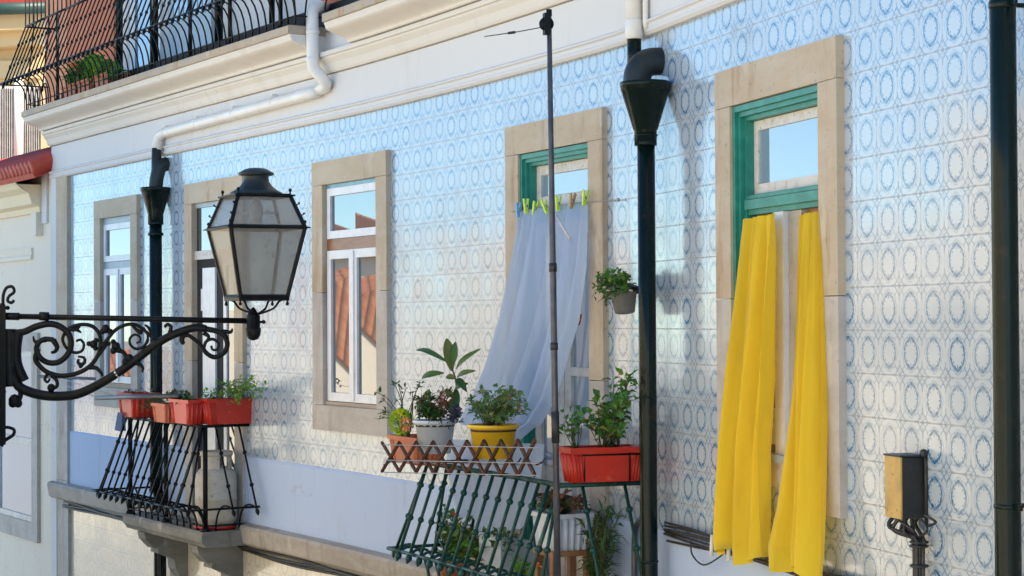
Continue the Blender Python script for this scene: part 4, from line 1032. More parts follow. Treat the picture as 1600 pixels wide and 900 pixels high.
# ------------------------------------------------------------------ pots and planters
def boxpot(root, c, ax, ay, L, Wd, H, mat, rim=.02, taper=.86, ribs=0, soil=True, name='planter_box'):
    """open tapered box pot; c is the middle of its base, ax/ay unit axes, L/Wd its size at the rim"""
    def rg(z, k, t=0.): return [c + UP * z + ax * (a * (L * k / 2 - t)) + ay * (b * (Wd * k / 2 - t)) for a, b in ((-1, -1), (1, -1), (1, 1), (-1, 1))]
    mb = MB(); kz = lambda z: taper + (1 - taper) * z / H
    rings = [rg(0, taper), rg(H - rim, kz(H - rim)), rg(H - rim, kz(H - rim), -.010), rg(H, 1, -.010), rg(H, 1, .006), rg(H - .03, .97, .008), rg(H - .03, .2)]
    vs = [p for r_ in rings for p in r_]; fs = [(3, 2, 1, 0)]
    for i in range(len(rings) - 1):
        for j in range(4): fs.append((i * 4 + j, i * 4 + (j + 1) % 4, i * 4 + 4 + (j + 1) % 4, i * 4 + 4 + j))
    mb.add(vs, fs)
    if ribs:
        for sx_, wid in ((1, Wd), (-1, Wd)):
            for i in range(ribs):
                f = (i + .5) / ribs * 2 - 1; f *= .86
                b0 = c + ax * (sx_ * L * taper / 2) + ay * (f * Wd * taper / 2); b1 = c + UP * (H - rim - .004) + ax * (sx_ * L * kz(H - rim) / 2) + ay * (f * Wd * kz(H - rim) / 2)
                mb.tube([b0, b1], wid / ribs * .28, 6)
        for sy_ in (1, -1):
            for i in (-1, 1):
                for k_ in range(3):
                    f = i * (.96 - .09 * k_)
                    b0 = c + ay * (sy_ * Wd * taper / 2) + ax * (f * L * taper / 2); b1 = c + UP * (H - rim - .004) + ay * (sy_ * Wd * kz(H - rim) / 2) + ax * (f * L * kz(H - rim) / 2)
                    mb.tube([b0, b1], .005, 6)
    obj(name, mb, mat, root)
    if soil:
        mb = MB(); r_ = rg(H - .028, .965, .010); mb.hexa([p - UP * .01 for p in r_] + r_); obj('soil', mb, M['soil'], root)
def roundpot(root, c, R, H, mat, name='flowerpot', taper=.74, facets=20):
    mb = MB(); rl = .12 * H
    mb.lathe(c, [(R * taper, 0), (R * .94, H - rl), (R * 1.0, H - rl), (R * 1.06, H - rl + .006), (R * 1.08, H - .003), (R * 1.05, H), (R * .97, H), (R * .95, H - .02), (.01, H - .025)], facets); obj(name, mb, mat, root)
    mb = MB(); mb.lathe(c, [(R * .2, H - .03), (R * .94, H - .03), (R * .94, H - .021), (.01, H - .016)], 16); obj('soil', mb, M['soil'], root)
def bush(root, bases, targets, mat, nleaf, L, w, seed, stems=True, spread=.05, along=(.45, 1.), stemr=.002, name='foliage', up=.4):
    """stems rise from the bases to the targets; leaves sit along their outer part"""
    rr = random.Random(seed); mb = MB(); ms = MB()
    for t in targets:
        b = rr.choice(bases); b = b + Vector((rr.uniform(-1, 1), rr.uniform(-1, 1), 0)) * .012
        mid = b + (t - b) * .5 + UP * (t - b).length * .12 + Vector((rr.uniform(-1, 1), rr.uniform(-1, 1), 0)) * spread * .4
        P = catmull([b, mid, t], 5)
        if stems: ms.tube(P, [stemr * (1.2 - .6 * i / (len(P) - 1)) for i in range(len(P))], 4)
        for i in range(nleaf):
            f = rr.uniform(*along); k = f * (len(P) - 1); i0 = min(int(k), len(P) - 2)
            p = P[i0] + (P[i0 + 1] - P[i0]) * (k - i0)
            d = Vector((rr.gauss(0, 1), rr.gauss(0, 1), rr.gauss(up, .7)))
            if d.length < .1: d = UP.copy()
            mb.leaf(p + d.normalized() * rr.uniform(0, spread * .3), d, Vector((rr.uniform(-.5, .5), rr.uniform(-.5, .5), 1)), L * rr.uniform(.65, 1.25), w * rr.uniform(.7, 1.2), rr.uniform(0, .5), rr.uniform(.05, .3))
    o = obj(name, mb, mat, root)
    if stems: obj('stems', ms, M['stem'], root)
    return o
def pts_px(region, n, count, seed, dn=.08, shape='ell'):
    x0, y0, x1, y1 = region; rr = random.Random(seed); out = []
    while len(out) < count:
        a, b = rr.uniform(-1, 1), rr.uniform(-1, 1)
        if shape == 'ell' and a * a + b * b > 1: continue
        out.append(at((x0 + x1) / 2 + a * (x1 - x0) / 2, (y0 + y1) / 2 + b * (y1 - y0) / 2, n + rr.uniform(-dn, dn)))
    return out
def flowers(root, pts, mat, r, seed, name='flower'):
    rr = random.Random(seed)
    for p in pts:
        mb = MB()
        for i in range(7):
            a = i * 2.4 + rr.random(); d = Vector((math.cos(a), math.sin(a), rr.uniform(-.1, .9)))
            mb.leaf(p, d, UP, r * rr.uniform(.8, 1.2), r * .9, .3, .2)
        obj(name, mb, mat, root)

# --- first balcony
Tn, Nn = T(8.2), N(8.2)
zt = zt1 + .012
s4 = sB1r + .03
def nx(px, py, s):   # n at which column px is met on the cross line at s
    lo, hi = -1., 1.5
    for _ in range(40):
        m_ = (lo + hi) / 2
        if hit(px, py, m_)[0] < s: lo = m_    # further out shows more to the left
        else: hi = m_
    return lo
def nfor(px, s):
    best = min((abs((lambda w: 800 + F * (w - EYE).dot(cright) / (w - EYE).dot(fwd))(W(s, n / 200, 0)) - px), n / 200) for n in range(-60, 200)); return best[1]
p4 = thing('potted_plant', 'widest red planter on the black railing, with airy bright green sprigs', 'potted plant', W(s4, nfor(363, s4), zt), 'red planters on the first balcony rail')
n0, n1 = nfor(322, s4), nfor(406, s4); H4 = abs(hit(363, 630, .15)[1] - hit(363, 669, .15)[1])
boxpot(p4, W(s4 + .03, (n0 + n1) / 2, zt), Nn, Tn, abs(n0 - n1) * 1.04, .15, H4 * 1.02, M['red'], ribs=3)
bb = [W(s4 + .03, n0 + (n1 - n0) * f, zt + H4 * .8) for f in (.15, .3, .5, .7, .85)]
bush(p4, bb, pts_px((312, 590, 425, 632), .2, 34, 1, .08), M['leafbright'], 9, .028, .02, 2, along=(.3, 1), spread=.06)
s3c = sB1r + .23
p3 = thing('potted_plant', 'red planter with dark green leaves at the corner of the black railing', 'potted plant', W(s3c, nt1, zt), 'red planters on the first balcony rail')
boxpot(p3, W(s3c, nt1 + .005, zt), Tn, Nn, .33, .145, H4 * .98, M['red'], ribs=4)
bush(p3, [W(s3c + d, nt1, zt + .1) for d in (-.1, 0, .1)], pts_px((252, 612, 302, 634), nt1, 22, 3, .06), M['leafdark'], 8, .04, .02, 4)
s2c = sB1r + .56
p2 = thing('potted_plant', 'small faded terracotta planter between two larger red ones on the black railing', 'potted plant', W(s2c, nt1, zt), 'red planters on the first balcony rail')
boxpot(p2, W(s2c, nt1 + .03, zt - .005), Tn, Nn, .24, .12, H4 * .78, M['terracotta'], ribs=4)
bush(p2, [W(s2c + d, nt1 + .02, zt + .07) for d in (-.06, .06)], pts_px((212, 629, 246, 641), nt1, 16, 5, .05), M['leafdark'], 7, .03, .018, 6)
s1c = sB1l - .10
p1 = thing('potted_plant', 'red planter with withered plants at the far end of the black railing', 'potted plant', W(s1c, nt1 - .05, zt), 'red planters on the first balcony rail')
boxpot(p1, W(s1c, nt1 - .06, zt - .004), Tn, Nn, .30, .19, H4 * 1.05, M['red'], ribs=4)
bush(p1, [W(s1c + d, nt1 - .05, zt + .125) for d in (-.08, .08)], pts_px((186, 614, 212, 630), nt1, 14, 7, .05), M['leafbrown'], 6, .03, .015, 8)
# gas bottle on its dish
gs, gn = hit(338, 820, .17)[0], .17
gr = .135
dz = thing('saucer', 'orange clay saucer under the beige gas bottle', 'saucer', W(gs, gn, zB1))
mb = MB(); mb.lathe(W(gs, gn, zB1 + .001), [(gr * .95, 0), (gr * 1.12, .022), (gr * 1.08, .022), (gr * .9, .008), (.01, .008)], 24); obj('dish', mb, M['red'], dz)
gb = thing('gas_bottle', 'beige domestic gas bottle with a collar handle standing on the first balcony', 'gas bottle', W(gs, gn, zB1 + .01))
ztop = hit(338, 704, .17)[1]; hh = ztop - zB1 - .01
mb = MB(); b_ = W(gs, gn, zB1 + .01); mb.lathe(b_, [(gr * .86, 0), (gr * .86, .03), (gr * .98, .05), (gr, .07), (gr, hh * .36), (gr * 1.012, hh * .365), (gr * 1.012, hh * .385), (gr, hh * .39), (gr, hh * .62), (gr * .95, hh * .70), (gr * .78, hh * .765), (gr * .4, hh * .80), (.02, hh * .81)], 28); obj('bottle', mb, M['gas'], gb)
mb = MB(); rc_ = gr * .74
for a0, a1 in ((-.5, .9), (1.5, 3.0), (3.6, 5.1)):
    vs = []; fs = []; kk = 10
    for i in range(kk + 1):
        a = a0 + (a1 - a0) * i / kk
        for rr_ in (rc_, rc_ - .008):
            for h_ in (hh * .74, hh * .97): vs.append(b_ + Vector((math.cos(a) * rr_, math.sin(a) * rr_, h_)))
    for i in range(kk): a = i * 4; b = a + 4; fs += [(a, a + 1, b + 1, b), (a + 2, b + 2, b + 3, a + 3), (a + 1, a + 3, b + 3, b + 1), (a, b, b + 2, a + 2)]
    fs += [(0, 2, 3, 1), (kk * 4, kk * 4 + 1, kk * 4 + 3, kk * 4 + 2)]
    mb.add(vs, fs)
mb.lathe(b_, [(rc_ + .003, hh * .93), (rc_ + .008, hh * .95), (rc_ + .008, hh * .985), (rc_, hh * .999), (rc_ - .012, hh * .985), (rc_ - .01, hh * .94)], 28); obj('collar_handle', mb, M['gas'], gb)
mb = MB(); mb.lathe(b_, [(.022, hh * .8), (.022, hh * .9), (.012, hh * .92), (.012, hh * .95)], 10); obj('valve', mb, M['wire'], gb)
# drying rack reaching out over the far end
dr_ = thing('drying_rack', 'grey rod drying rack with thin lines, sticking out beyond the black balcony railing', 'drying rack', at(215, 622, .4))
mb = MB(); mb.tube([at(151, 622, .45), at(205, 620, .42), at(280, 619, .38)], .016, 8); obj('front_rod', mb, M['pole'], dr_)
mb = MB(); mb.tube([at(60, 588, .5), at(150, 592, .1)], .012, 8); obj('far_rod', mb, M['wire'], dr_)
for (xa, ya), (xb, yb) in (((70, 590), (160, 624)), ((95, 591), (190, 622)), ((120, 592), (215, 621))): 
    mb = MB(); mb.tube([at(xa, ya, .42), at(xb, yb, .42)], .0025, 5); obj('rack_line', mb, M['wire'], dr_)
mb = MB(); c0 = at(192, 660, nt1 + .02)
for i in range(2): mb.add([c0 + Tn * .05 + UP * .07 + Nn * .02 * i, c0 - Tn * .05 + UP * .07 + Nn * .02 * i, c0 - Tn * .06 - UP * .06 + Nn * (.035 * i), c0 + Tn * .045 - UP * .055 + Nn * (.01 + .035 * i)], [(0, 1, 2, 3)], True)
tag(obj('cloth', mb, M['rag']), 'small blue cloth hanging under the far red planter', 'cloth')

# --- second balcony
sr5 = sB2r + .0
n0, n1 = nfor(893, sr5 - .07), nfor(1001, sr5 - .07)
zr5 = hit(940, 752, .2)[1]; H5 = hit(940, 699, .2)[1] - zr5
T5, N5 = T(sr5), N(sr5)
p5 = thing('potted_plant', 'big red planter with a tall leafy rose bush beside the large drainpipe', 'potted plant', W(sr5, (n0 + n1) / 2, zr5))
boxpot(p5, W(sr5, (n0 + n1) / 2, zr5), N5, T5, abs(n0 - n1) * 1.06, .155, H5 * 1.02, M['red'], rim=.024, ribs=3)
base5 = [W(sr5, n0 + (n1 - n0) * f, zr5 + H5 * .85) for f in (.12, .5, .62, .7)]
bush(p5, base5[1:], pts_px((905, 620, 985, 690), .2, 22, 21, .09) + pts_px((950, 585, 1000, 640), .16, 12, 22, .05), M['leaf'], 9, .042, .03, 23, along=(.35, 1.02), spread=.05)
bush(p5, base5[:1], pts_px((876, 636, 912, 672), .3, 9, 24, .05), M['leaf'], 5, .034, .026, 25, name='side_foliage')
flowers(p5, pts_px((962, 585, 974, 592), .16, 2, 26, .01, 'box'), M['redflower'], .014, 27); flowers(p5, [at(968, 597, .17), at(918, 655, .3), at(930, 628, .25)], M['orangeflower'], .012, 28)
mb = MB()
for px in (912, 983):
    nn = nfor(px, sr5 - .075); mb.tube([W(sr5 - .079, nn, zr5 + H5 - .01), W(sr5 - .073, nn, zr5 + .004), W(sr5 + .02, nn, zr5 - .006)], .004, 5)
mb.tube([W(sr5 - .08, n0 - .01, zr5 + H5 * .8), W(sr5 - .08, n1 + .01, zr5 + H5 * .8)], .004, 5)
obj('hanger', mb, M['iron'], p5)
NR = NB2 + .10
def on_rack(px): return hit(px, 700, NR)[0]
# white pot with the big leaved plant
sw = on_rack(680); zw = hit(680, 708, NR)[1]; Hw = hit(680, 656, NR)[1] - zw
p6 = thing('potted_plant', 'white plastic flowerpot with a broad leaved shoot and dark rosettes on the rusty rack', 'potted plant', W(sw, NR, zw))
roundpot(p6, W(sw, NR, zw), .098, Hw, M['whitepot'])
mb = MB(); ms = MB(); vd = (W(sw, NR, 0) - EYE); vd.z = 0; vd.normalize(); rightv = Vector((vd.y, -vd.x, 0))
q = lambda px, py, dy=0.: at(px, py, NR) + vd * dy
stem = catmull([q(708, 660), q(711, 625), q(713, 600), q(706, 575), q(700, 565)], 5); ms.tube(stem, [.006 - .003 * i / 20 for i in range(21)], 6)
def bigleaf(a, b, w, dy=0., fold=.2, bend=.3):
    A, B = q(*a), q(*b, dy); d = B - A; face = -vd + UP * .35
    side = d.normalized().cross(face).normalized(); nn = side.cross(d.normalized()); L = d.length; K = 8; vs = []; fs = []
    for i in range(K + 1):
        t = i / K; wd = w * math.sin(math.pi * (t * .93 + .04)) ** .8 * (1 if t < .5 else 1) ; c = A + d * t + nn * L * bend * .3 * math.sin(math.pi * t)
        vs += [c - side * wd / 2 + nn * wd * fold, c, c + side * wd / 2 + nn * wd * fold]
    for i in range(K):
        for j in range(2): a_ = i * 3 + j; fs.append((a_, a_ + 1, a_ + 4, a_ + 3))
    mb.add(vs, fs, True)
for L_ in (((706, 580), (698, 529), .055), ((701, 567), (650, 547), .028, -.05), ((713, 577), (752, 545), .026, .05), ((694, 583), (659, 590), .034, -.1), ((712, 592), (697, 588), .03, -.05), ((714, 590), (744, 580), .028, .05), ((713, 592), (729, 612), .036, -.03), ((712, 607), (714, 640), .034, -.05), ((711, 608), (732, 600), .03, .04), ((711, 625), (695, 608), .03, -.03), ((706, 572), (712, 534), .04, .03), ((711, 620), (704, 645), .03, -.06)): bigleaf(*L_)
obj('broad_leaves', mb, M['leafdark'], p6); obj('shoot', ms, M['stem'], p6)
bw = [W(sw + d, NR, zw + Hw * .9) for d in (-.04, 0, .04)]
bush(p6, bw, pts_px((655, 615, 700, 655), NR, 26, 31, .07), M['leafdark'], 7, .05, .024, 32, name='dark_foliage')
bush(p6, bw, pts_px((684, 606, 714, 648), NR + .03, 20, 33, .04), M['leafbrown'], 8, .03, .012, 34, name='withered_foliage', stems=False)
bush(p6, bw, pts_px((638, 620, 660, 645), NR + .03, 10, 35, .04), M['leafbrown'], 7, .03, .012, 36, name='withered_foliage', stems=False)
bush(p6, [q(712, 652)], pts_px((700, 640, 723, 666), NR + .06, 26, 37, .03), M['darkball'], 6, .026, .014, 38, name='rosette', stems=False, spread=.02)
# yellow pot
sy = on_rack(771); zy = hit(771, 716, NR)[1]; Hy = hit(771, 663, NR)[1] - zy
p7 = thing('potted_plant', 'bright yellow flowerpot with a small leaved bush on the rusty folding rack', 'potted plant', W(sy, NR, zy))
roundpot(p7, W(sy, NR, zy), .107, Hy, M['yellowpot'], facets=16, taper=.8)
by = [W(sy + d, NR + e, zy + Hy * .9) for d, e in ((-.05, 0), (0, .03), (.05, 0))]
bush(p7, by, pts_px((724, 604, 832, 662), NR, 60, 41, .09), M['leafblue'], 10, .028, .02, 42, along=(.35, 1.02), spread=.05)
flowers(p7, [at(x, y, NR + .05) for x, y in ((778, 620), (797, 623), (772, 603), (812, 640), (748, 628))], M['redflower'], .009, 43)
# terracotta trough with lime flowers
s8 = on_rack(640); z8 = hit(632, 722, NR - .02)[1]; H8 = hit(632, 680, NR - .02)[1] - z8
p8 = thing('potted_plant', 'terracotta trough with a round lime green flower head on the rusty rack', 'potted plant', W(s8, NR - .02, z8))
boxpot(p8, W(s8 + .02, NR - .05, z8), T(s8), N(s8), .34, .15, H8, M['terracotta'], ribs=5)
rr = random.Random(51); mb = MB(); cball = at(627, 659, NR + .02)
for i in range(420):
    d = Vector((rr.gauss(0, 1), rr.gauss(0, 1), rr.gauss(0, 1))).normalized(); mb.leaf(cball + d * .055 * rr.uniform(.8, 1.), d + Vector((rr.uniform(-.5, .5), rr.uniform(-.5, .5), .4)), UP, .02, .016, .2, .2)
obj('lime_flower_head', mb, M['leaflime'], p8)
mb = MB()
for i in range(60):
    d = Vector((rr.gauss(0, 1), rr.gauss(0, 1), rr.gauss(0, 1))).normalized(); c = at(634, 663, NR + .075); mb.leaf(c + d * .02, d, UP, .018, .012, .2, .2)
obj('orange_centre', mb, M['orangeflower'], p8)
bush(p8, [W(s8 + .1, NR, z8 + H8), W(s8, NR, z8 + H8)], [at(x, y, NR + e) for x, y, e in ((586, 612, 0), (595, 622, .02), (615, 596, 0), (622, 600, -.03), (618, 622, 0), (634, 608, 0), (644, 612, .02), (657, 597, 0), (655, 602, -.02), (590, 655, .02), (598, 648, 0), (596, 640, .03))], M['leafdark'], 5, .03, .014, 52, along=(.75, 1.02), stemr=.003, spread=.03)
# the folding rack
rk = thing('folding_rack', 'rusty expanding lattice rack hung on the green railing, carrying flowerpots', 'plant rack', W(on_rack(720), NR, z8 - .05))
mb = MB(); xs = [597 + 26.5 * i for i in range(10)]
yt = lambda x: 692 - (x - 597) * .018; yb_ = lambda x: 736 + (x - 597) * .03
for i in range(9):
    x0, x1 = xs[i], xs[i + 1]
    for k_, (ya, yb__) in enumerate(((yt(x0), yb_(x1)), (yb_(x0), yt(x1)))):
        A, B = at(x0, ya, NR + .105 + .006 * k_), at(x1, yb__, NR + .105 + .006 * k_); mb.tube([A, B], .009, 5, smooth=False)
        mb.ball(A, .009, 6)
obj('lattice', mb, M['rust'], rk)
for nm, ya, off in (('upper_wire', 695, .12), ('middle_wire', 719, .125), ('lower_wire', 738, .12), ('shelf_wire', 722, .0), ('shelf_wire', 722, .06)):
    mb = MB(); mb.tube([at(x, ya + (x - 600) * .02, NR + off) for x in (600, 680, 760, 842)], .0024, 5); obj(nm, mb, M['wire'], rk)
mb = MB()
for px in (600, 668, 735, 800, 838): mb.tube([at(px, 726, NR + .115), at(px + 10, 722, NR - .09), at(px + 14, 716, nt2)], .004, 5)
obj('cross_bar', mb, M['rust'], rk)
# plants standing inside the second balcony
def inner(px, n): return hit(px, 850, n)[0]
sq, nq = inner(880, .20), .20
st = thing('stool', 'dark brown wooden stool carrying a white planter, behind the green railing', 'stool', W(sq, nq, zB1))
zs_ = hit(880, 857, nq)[1]
mb = MB(); mb.box(W(sq, nq, zs_ - .012), T(sq) * .10, N(sq) * .10, UP * .012); obj('seat', mb, M['brown'], st)
for a in (-1, 1):
    for b in (-1, 1): mb = MB(); mb.box(W(sq + .08 * a, nq + .08 * b, (zs_ - .025 + zB1) / 2), T(sq) * .015, N(sq) * .015, UP * ((zs_ - .025 - zB1) / 2)); obj('leg', mb, M['brown'], st)
p9 = thing('potted_plant', 'white square planter with dull brownish foliage on the stool behind the green railing', 'potted plant', W(sq, nq, zs_))
boxpot(p9, W(sq, nq, zs_ + .001), T(sq), N(sq), .20, .20, hit(880, 800, nq)[1] - zs_, M['whitepot'], ribs=5)
bush(p9, [W(sq, nq, hit(880, 802, nq)[1])], pts_px((832, 768, 915, 806), nq, 46, 61, .09), M['leafbrown'], 8, .03, .02, 62); bush(p9, [W(sq, nq, hit(880, 802, nq)[1])], pts_px((830, 775, 910, 812), nq, 20, 63, .09), M['leafdark'], 5, .03, .02, 64, name='green_foliage')
sd_, nd = inner(938, .12), .12
p10 = thing('potted_plant', 'very dark spiky plant in a pot between stool and drainpipe', 'potted plant', W(sd_, nd, zB1))
roundpot(p10, W(sd_, nd, zB1 + .0), .085, .15, M['greypot'])
bush(p10, [W(sd_, nd, zB1 + .14)], pts_px((905, 785, 972, 872), nd, 34, 66, .08), M['leafdark'], 7, .075, .016, 67, along=(.2, 1))
sf_, nf = inner(715, .2), .2
p11 = thing('potted_plant', 'leafy pot of white and red flowers half hidden behind the far green bars', 'potted plant', W(sf_, nf, zB1))
roundpot(p11, W(sf_, nf, zB1), .10, .16, M['terracotta'])
bush(p11, [W(sf_, nf, zB1 + .15)], pts_px((672, 790, 738, 885), nf, 46, 71, .09), M['leaf'], 9, .036, .026, 72, along=(.3, 1)); bush(p11, [W(sf_, nf, zB1 + .15)], pts_px((700, 850, 765, 905), nf + .05, 26, 73, .06), M['leafbright'], 7, .03, .022, 74, name='light_foliage')
bush(p11, [W(sf_ - .12, nf, zB1 + .12)], pts_px((735, 815, 812, 900), nf, 40, 79, .08), M['leafdark'], 8, .04, .026, 80, name='dark_foliage', along=(.3, 1)); flowers(p11, pts_px((672, 800, 700, 850), nf + .08, 4, 75, .02) + pts_px((725, 860, 770, 895), nf + .12, 5, 76, .02), M['whiteflower'], .018, 77); flowers(p11, [at(711, 803, nf + .08), at(705, 777, nf + .05), at(712, 806, nf + .09)], M['redflower'], .02, 78, 'red_flower')
# a low white bench-like box and grey sack by the door
sk, nk = inner(785, .18), .16
curtain('cloth', 'white sheer cloth hanging low behind the green bars, below the pegged curtain', [(690, 700, 850, 8), (740, 698, 846, 14), (790, 705, 835, 20), (822, 712, 815, 26)], M['sheer'], 3.4, .02, lambda v, u: .16 + .03 * v, 31)['category'] = 'cloth'
mb = MB(); mb.wprofile(sk - .12, sk + .12, [(nk - .09, zB1 + .001), (nk + .09, zB1 + .001), (nk + .085, zB1 + .33), (nk - .085, zB1 + .30)], .3); tag(obj('storage_box', mb, M['greyblue']), 'blue grey box standing behind the green bars of the near balcony', 'box')
p12 = thing('potted_plant', 'small pot with salmon geranium blooms low behind the green corner bars', 'potted plant', W(inner(820, .25), .25, zB1))
roundpot(p12, W(inner(820, .25), .25, zB1), .07, .13, M['terracotta']); bush(p12, [W(inner(820, .25), .25, zB1 + .12)], pts_px((790, 868, 850, 912), .25, 26, 81, .06), M['leafbright'], 7, .03, .024, 82); flowers(p12, [at(839, 882, .3), at(845, 888, .3)], M['orangeflower'], .022, 83)

# --- hanging pot by the pipe
hs, hz = hit(973, 488, .12); ht_ = hit(973, 449, .12)[1]
hp = thing('potted_plant', 'grey hanging flowerpot with a trailing plant, fixed on the tiles beside the drainpipe', 'potted plant', W(hs, .12, hz))
tl = (UP * .97 + T(hs) * .22).normalized()
mb = MB(); mb.lathe(W(hs, .11, hz), [(.042, 0), (.058, ht_ - hz - .014), (.064, ht_ - hz - .014), (.066, ht_ - hz), (.058, ht_ - hz), (.01, ht_ - hz - .012)], 18, axis=tl); obj('flowerpot', mb, M['greypot'], hp)
mb = MB(); mb.tube([W(hs, .0, ht_ - .01), W(hs, .05, ht_ - .012)], .006, 6); mb.lathe(W(hs, .11, ht_ - .024), [(.066, 0), (.069, .003), (.069, .009), (.066, .012)], 16, axis=tl); obj('wall_ring', mb, M['iron'], hp)
hb_ = [W(hs + .02, .11, ht_)]
bush(hp, hb_, pts_px((926, 424, 990, 468), .13, 60, 91, .06), M['leaf'], 9, .026, .017, 92, along=(.35, 1.02), spread=.04); bush(hp, hb_, pts_px((924, 445, 955, 478), .14, 22, 93, .04), M['leafdark'], 6, .026, .018, 94, name='trailing_foliage'); flowers(hp, [at(950, 455, .2), at(944, 450, .19), at(985, 455, .17)], M['whiteflower'], .012, 95)

# --- meter box with its cables
nE = .085
sE0 = hit(1446, 765, 0)[0]; sE1 = hit(1383, 765, nE)[0]
zE1, zE0 = hit(1400, 715, nE)[1], hit(1400, 809, nE)[1]
eb = thing('meter_box', 'small warm-lit yellow and black metal box on the tiles above a black cable bundle', 'cable box', W((sE0 + sE1) / 2, .04, zE0))
mb = MB(); mb.wbox(sE0, sE1, .0, nE - .006, zE0, zE1); obj('case', mb, M['boxblack'], eb)
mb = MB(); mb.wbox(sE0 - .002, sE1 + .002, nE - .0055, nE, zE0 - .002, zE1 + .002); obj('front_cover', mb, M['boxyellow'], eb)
mb = MB(); mb.wbox(sE0 - .004, sE1 + .004, 0, nE + .003, zE1 + .0025, zE1 + .008); obj('lid', mb, M['hopper'], eb)
for (xa, ya), (xb, yb), (xc, yc) in (((1392, 812), (1388, 822), (1402, 816)), ((1415, 812), (1413, 832), (1428, 838)), ((1440, 812), (1449, 828), (1436, 840)), ((1400, 811), (1424, 826), (1434, 840)), ((1445, 805), (1462, 816), (1450, 822))): mb = MB(); mb.tube(catmull([at(xa, ya, .06), at(xb, yb, .07), at(xc, yc, .04)], 8), .0042, 6); obj('loose_cable', mb, M['cable'], eb)
mb = MB(); mb.tube([W(sE0 - .012, .004, zE0 - .02), W(sE0 - .012, .004, zE1 - .02), W(sE0 - .012, .006, zE1 + .012)], .006, 6); mb.ball(W(sE0 - .012, .012, zE1 + .014), .013, 8); obj('side_conduit', mb, M['cable'], eb)
cbx = hit(1436, 850, .035)[0]
cb = thing('cable_bundle', 'bundle of thick black cables dropping from the yellow box, bound with ties', 'cables', W(cbx, .035, zE0 - .6))
rr = random.Random(5)
for i in range(9):
    a = i * .7; off_s, off_n = .016 * math.cos(a) * (1 if i % 2 else .5), .014 * math.sin(a) * (1 if i % 2 else .5)
    s0_ = sE0 + (sE1 - sE0) * rr.uniform(.02, .85); n0_ = rr.uniform(.02, .07)
    mb = MB(); mb.tube(catmull([W(s0_, n0_, zE0), W(s0_ + rr.uniform(-.02, .02), n0_ + rr.uniform(-.005, .02), zE0 - rr.uniform(.015, .05)), W(cbx + off_s * 1.5, .035 + off_n, zE0 - .065), W(cbx + off_s, .035 + off_n, zE0 - .10), W(cbx + off_s, .035 + off_n, zE0 - .3), W(cbx + off_s * 1.1, .035 + off_n, zE0 - .9)], 6), .0065, 6); obj('cable', mb, M['cable'], cb)
for py in (847, 853, 884):
    z = hit(1436, py, .035)[1]; mb = MB(); mb.lathe(W(cbx, .035, z), [(.026, -.004), (.029, -.002), (.029, .002), (.026, .004)], 12); obj('cable_tie', mb, M['cable'], cb)
# --- wall cables
def wall_cables(name, label, s0, s1, z, count, r, sag, seed, n=.02):
    t_ = thing(name, label, 'cables', W((s0 + s1) / 2, n, z)); rr = random.Random(seed)
    for i in range(count):
        k = max(4, int(abs(s1 - s0) / .3)); ph = rr.uniform(0, 6)
        P = [W(s0 + (s1 - s0) * j / k, n + .012 * math.sin(j * 1.3 + ph) + .004 * i, z + (i - count / 2) * r * 1.6 + sag * math.sin(j * .9 + ph * 2)) for j in range(k + 1)]
        mb = MB(); mb.tube(catmull(P, 4), r, 6); obj('cable', mb, M['cable'], t_)
    return t_
c1 = wall_cables('wall_cables', 'black cables running along the foot of the tiles below the yellow curtains', sC_ - .3, sB_ - .02, ZBAND + .012, 7, .005, .014, 3, .022)
for f in (.12, .2): mb = MB(); mb.tube([W(sB_ - .3 - f * 2, .05, ZBAND + .05), W(sB_ - .3 - f * 2, .055, ZBAND - .03)], .008, 6); obj('white_clip', mb, M['cabletie'], c1)
mb = MB(); mb.tube(catmull([W(sB_ - .30, .04, ZBAND + .0), W(sB_ - .34, .05, ZBAND - .05), W(sB_ - .45, .05, ZBAND - .075), W(sB_ - .6, .05, ZBAND - .03), W(sB_ - .66, .04, ZBAND + .01)], 6), .0035, 5); obj('hanging_loop', mb, M['cable'], c1)
wall_cables('wall_cables', 'thin black cable line under the grey stone ledge, from house corner to near balcony', 2.9, 11.3, ZLB - .03, 3, .009, .008, 9, .02)
mb = MB(); mb.tube(catmull([W(hit(1003, 815, .03)[0], .03, hit(1003, 815, .03)[1])] + [at(x, y, .035) for x, y in ((996, 818), (992, 832), (991, 860), (991, 905))], 6), .013, 8); tag(obj('conduit', mb, M['pole']), 'short bent grey conduit left of the large drainpipe, at the white wall band', 'conduit')
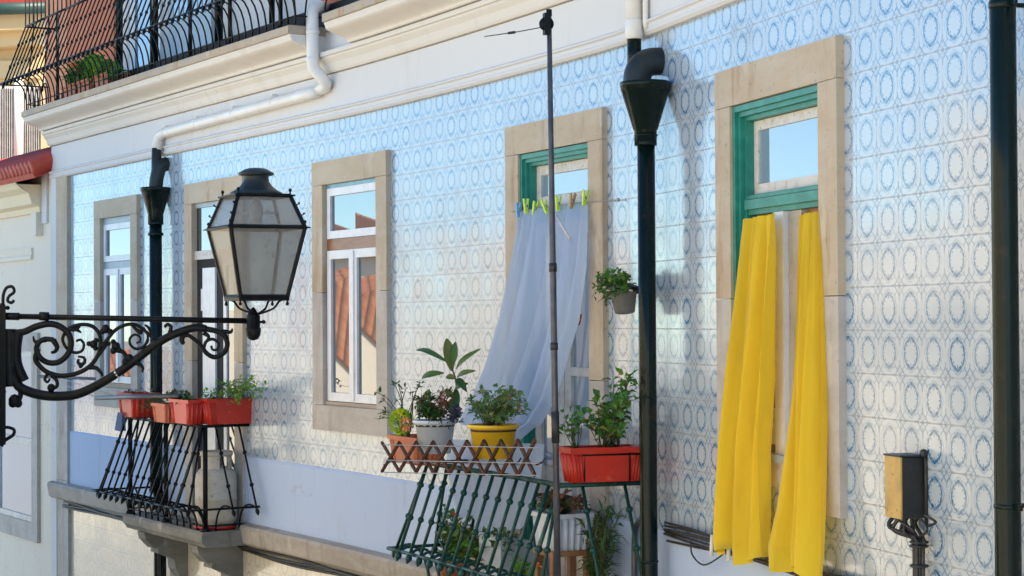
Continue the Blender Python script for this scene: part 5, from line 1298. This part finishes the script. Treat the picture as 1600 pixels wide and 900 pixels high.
# --- plants on the upper terrace
for i, (reg, lab, mt) in enumerate((((103, 96, 140, 140), 'orange flowering green plant behind the terrace bars, in front of the orange wall', 'leaf'), ((128, 84, 165, 132), 'bright green bushy plant behind the terrace bars, the tallest one', 'leafbright'), ((158, 98, 190, 128), 'small green plant behind the terrace bars, nearest the white door', 'leaf'))):
    xm = (reg[0] + reg[2]) / 2; s_ = hit(xm, reg[3] - 10, .05)[0]
    t_ = thing('potted_plant', lab, 'potted plant', W(s_, .05, ZS)); boxpot(t_, W(s_, .05, ZS), T(s_), N(s_), .32, .16, .14, M['terracotta'])
    bush(t_, [W(s_ + d, .05, ZS + .12) for d in (-.1, 0, .1)], pts_px(reg, .08, 60, 100 + i, .08), M[mt], 8, .055, .035, 110 + i)
    if i == 0: flowers(t_, pts_px((108, 100, 125, 118), .15, 6, 120, .02), M['orangeflower'], .03, 121)
# ------------------------------------------------------------------ light
w_ = bpy.data.worlds.new('World'); scn.world = w_; w_.use_nodes = True
nt = w_.node_tree; bg = nt.nodes['Background']
sky = nt.nodes.new('ShaderNodeTexSky'); sky.sky_type = 'NISHITA'; sky.sun_disc = False
SUN = Vector((.9, -.42, 0)).normalized(); EL = math.radians(52)
sky.sun_elevation = EL; sky.sun_rotation = math.atan2(SUN.x, SUN.y)
sky.air_density = .8; sky.dust_density = .0; sky.ozone_density = 1.2; sky.altitude = 500
tint = nt.nodes.new('ShaderNodeMix'); tint.data_type = 'RGBA'; tint.blend_type = 'MULTIPLY'; tint.inputs[0].default_value = 1
nt.links.new(sky.outputs[0], tint.inputs[6]); tint.inputs[7].default_value = (.82, 1.0, 1.06, 1)
nt.links.new(tint.outputs[2], bg.inputs[0]); bg.inputs[1].default_value = .14
sd = bpy.data.lights.new('sun', 'SUN'); sd.energy = 5.0; sd.angle = math.radians(.5); sd.color = (1, .90, .76)
so = bpy.data.objects.new('sun', sd); COL.objects.link(so)
dirv = -(SUN * math.cos(EL) + UP * math.sin(EL))
so.rotation_euler = dirv.to_track_quat('-Z', 'Y').to_euler(); so.location = (8, 4, 25)
vs = scn.view_settings; vs.view_transform = 'Standard'; vs.look = 'None'; vs.exposure = 1.27; vs.gamma = 1; vs.use_curve_mapping = False
scn.render.engine = 'CYCLES'
cy = scn.cycles; cy.max_bounces = 8; cy.diffuse_bounces = 4; cy.glossy_bounces = 3; cy.transmission_bounces = 4; cy.transparent_max_bounces = 8
cy.use_denoising = True; cy.sample_clamp_indirect = 8; cy.caustics_reflective = False; cy.caustics_refractive = False
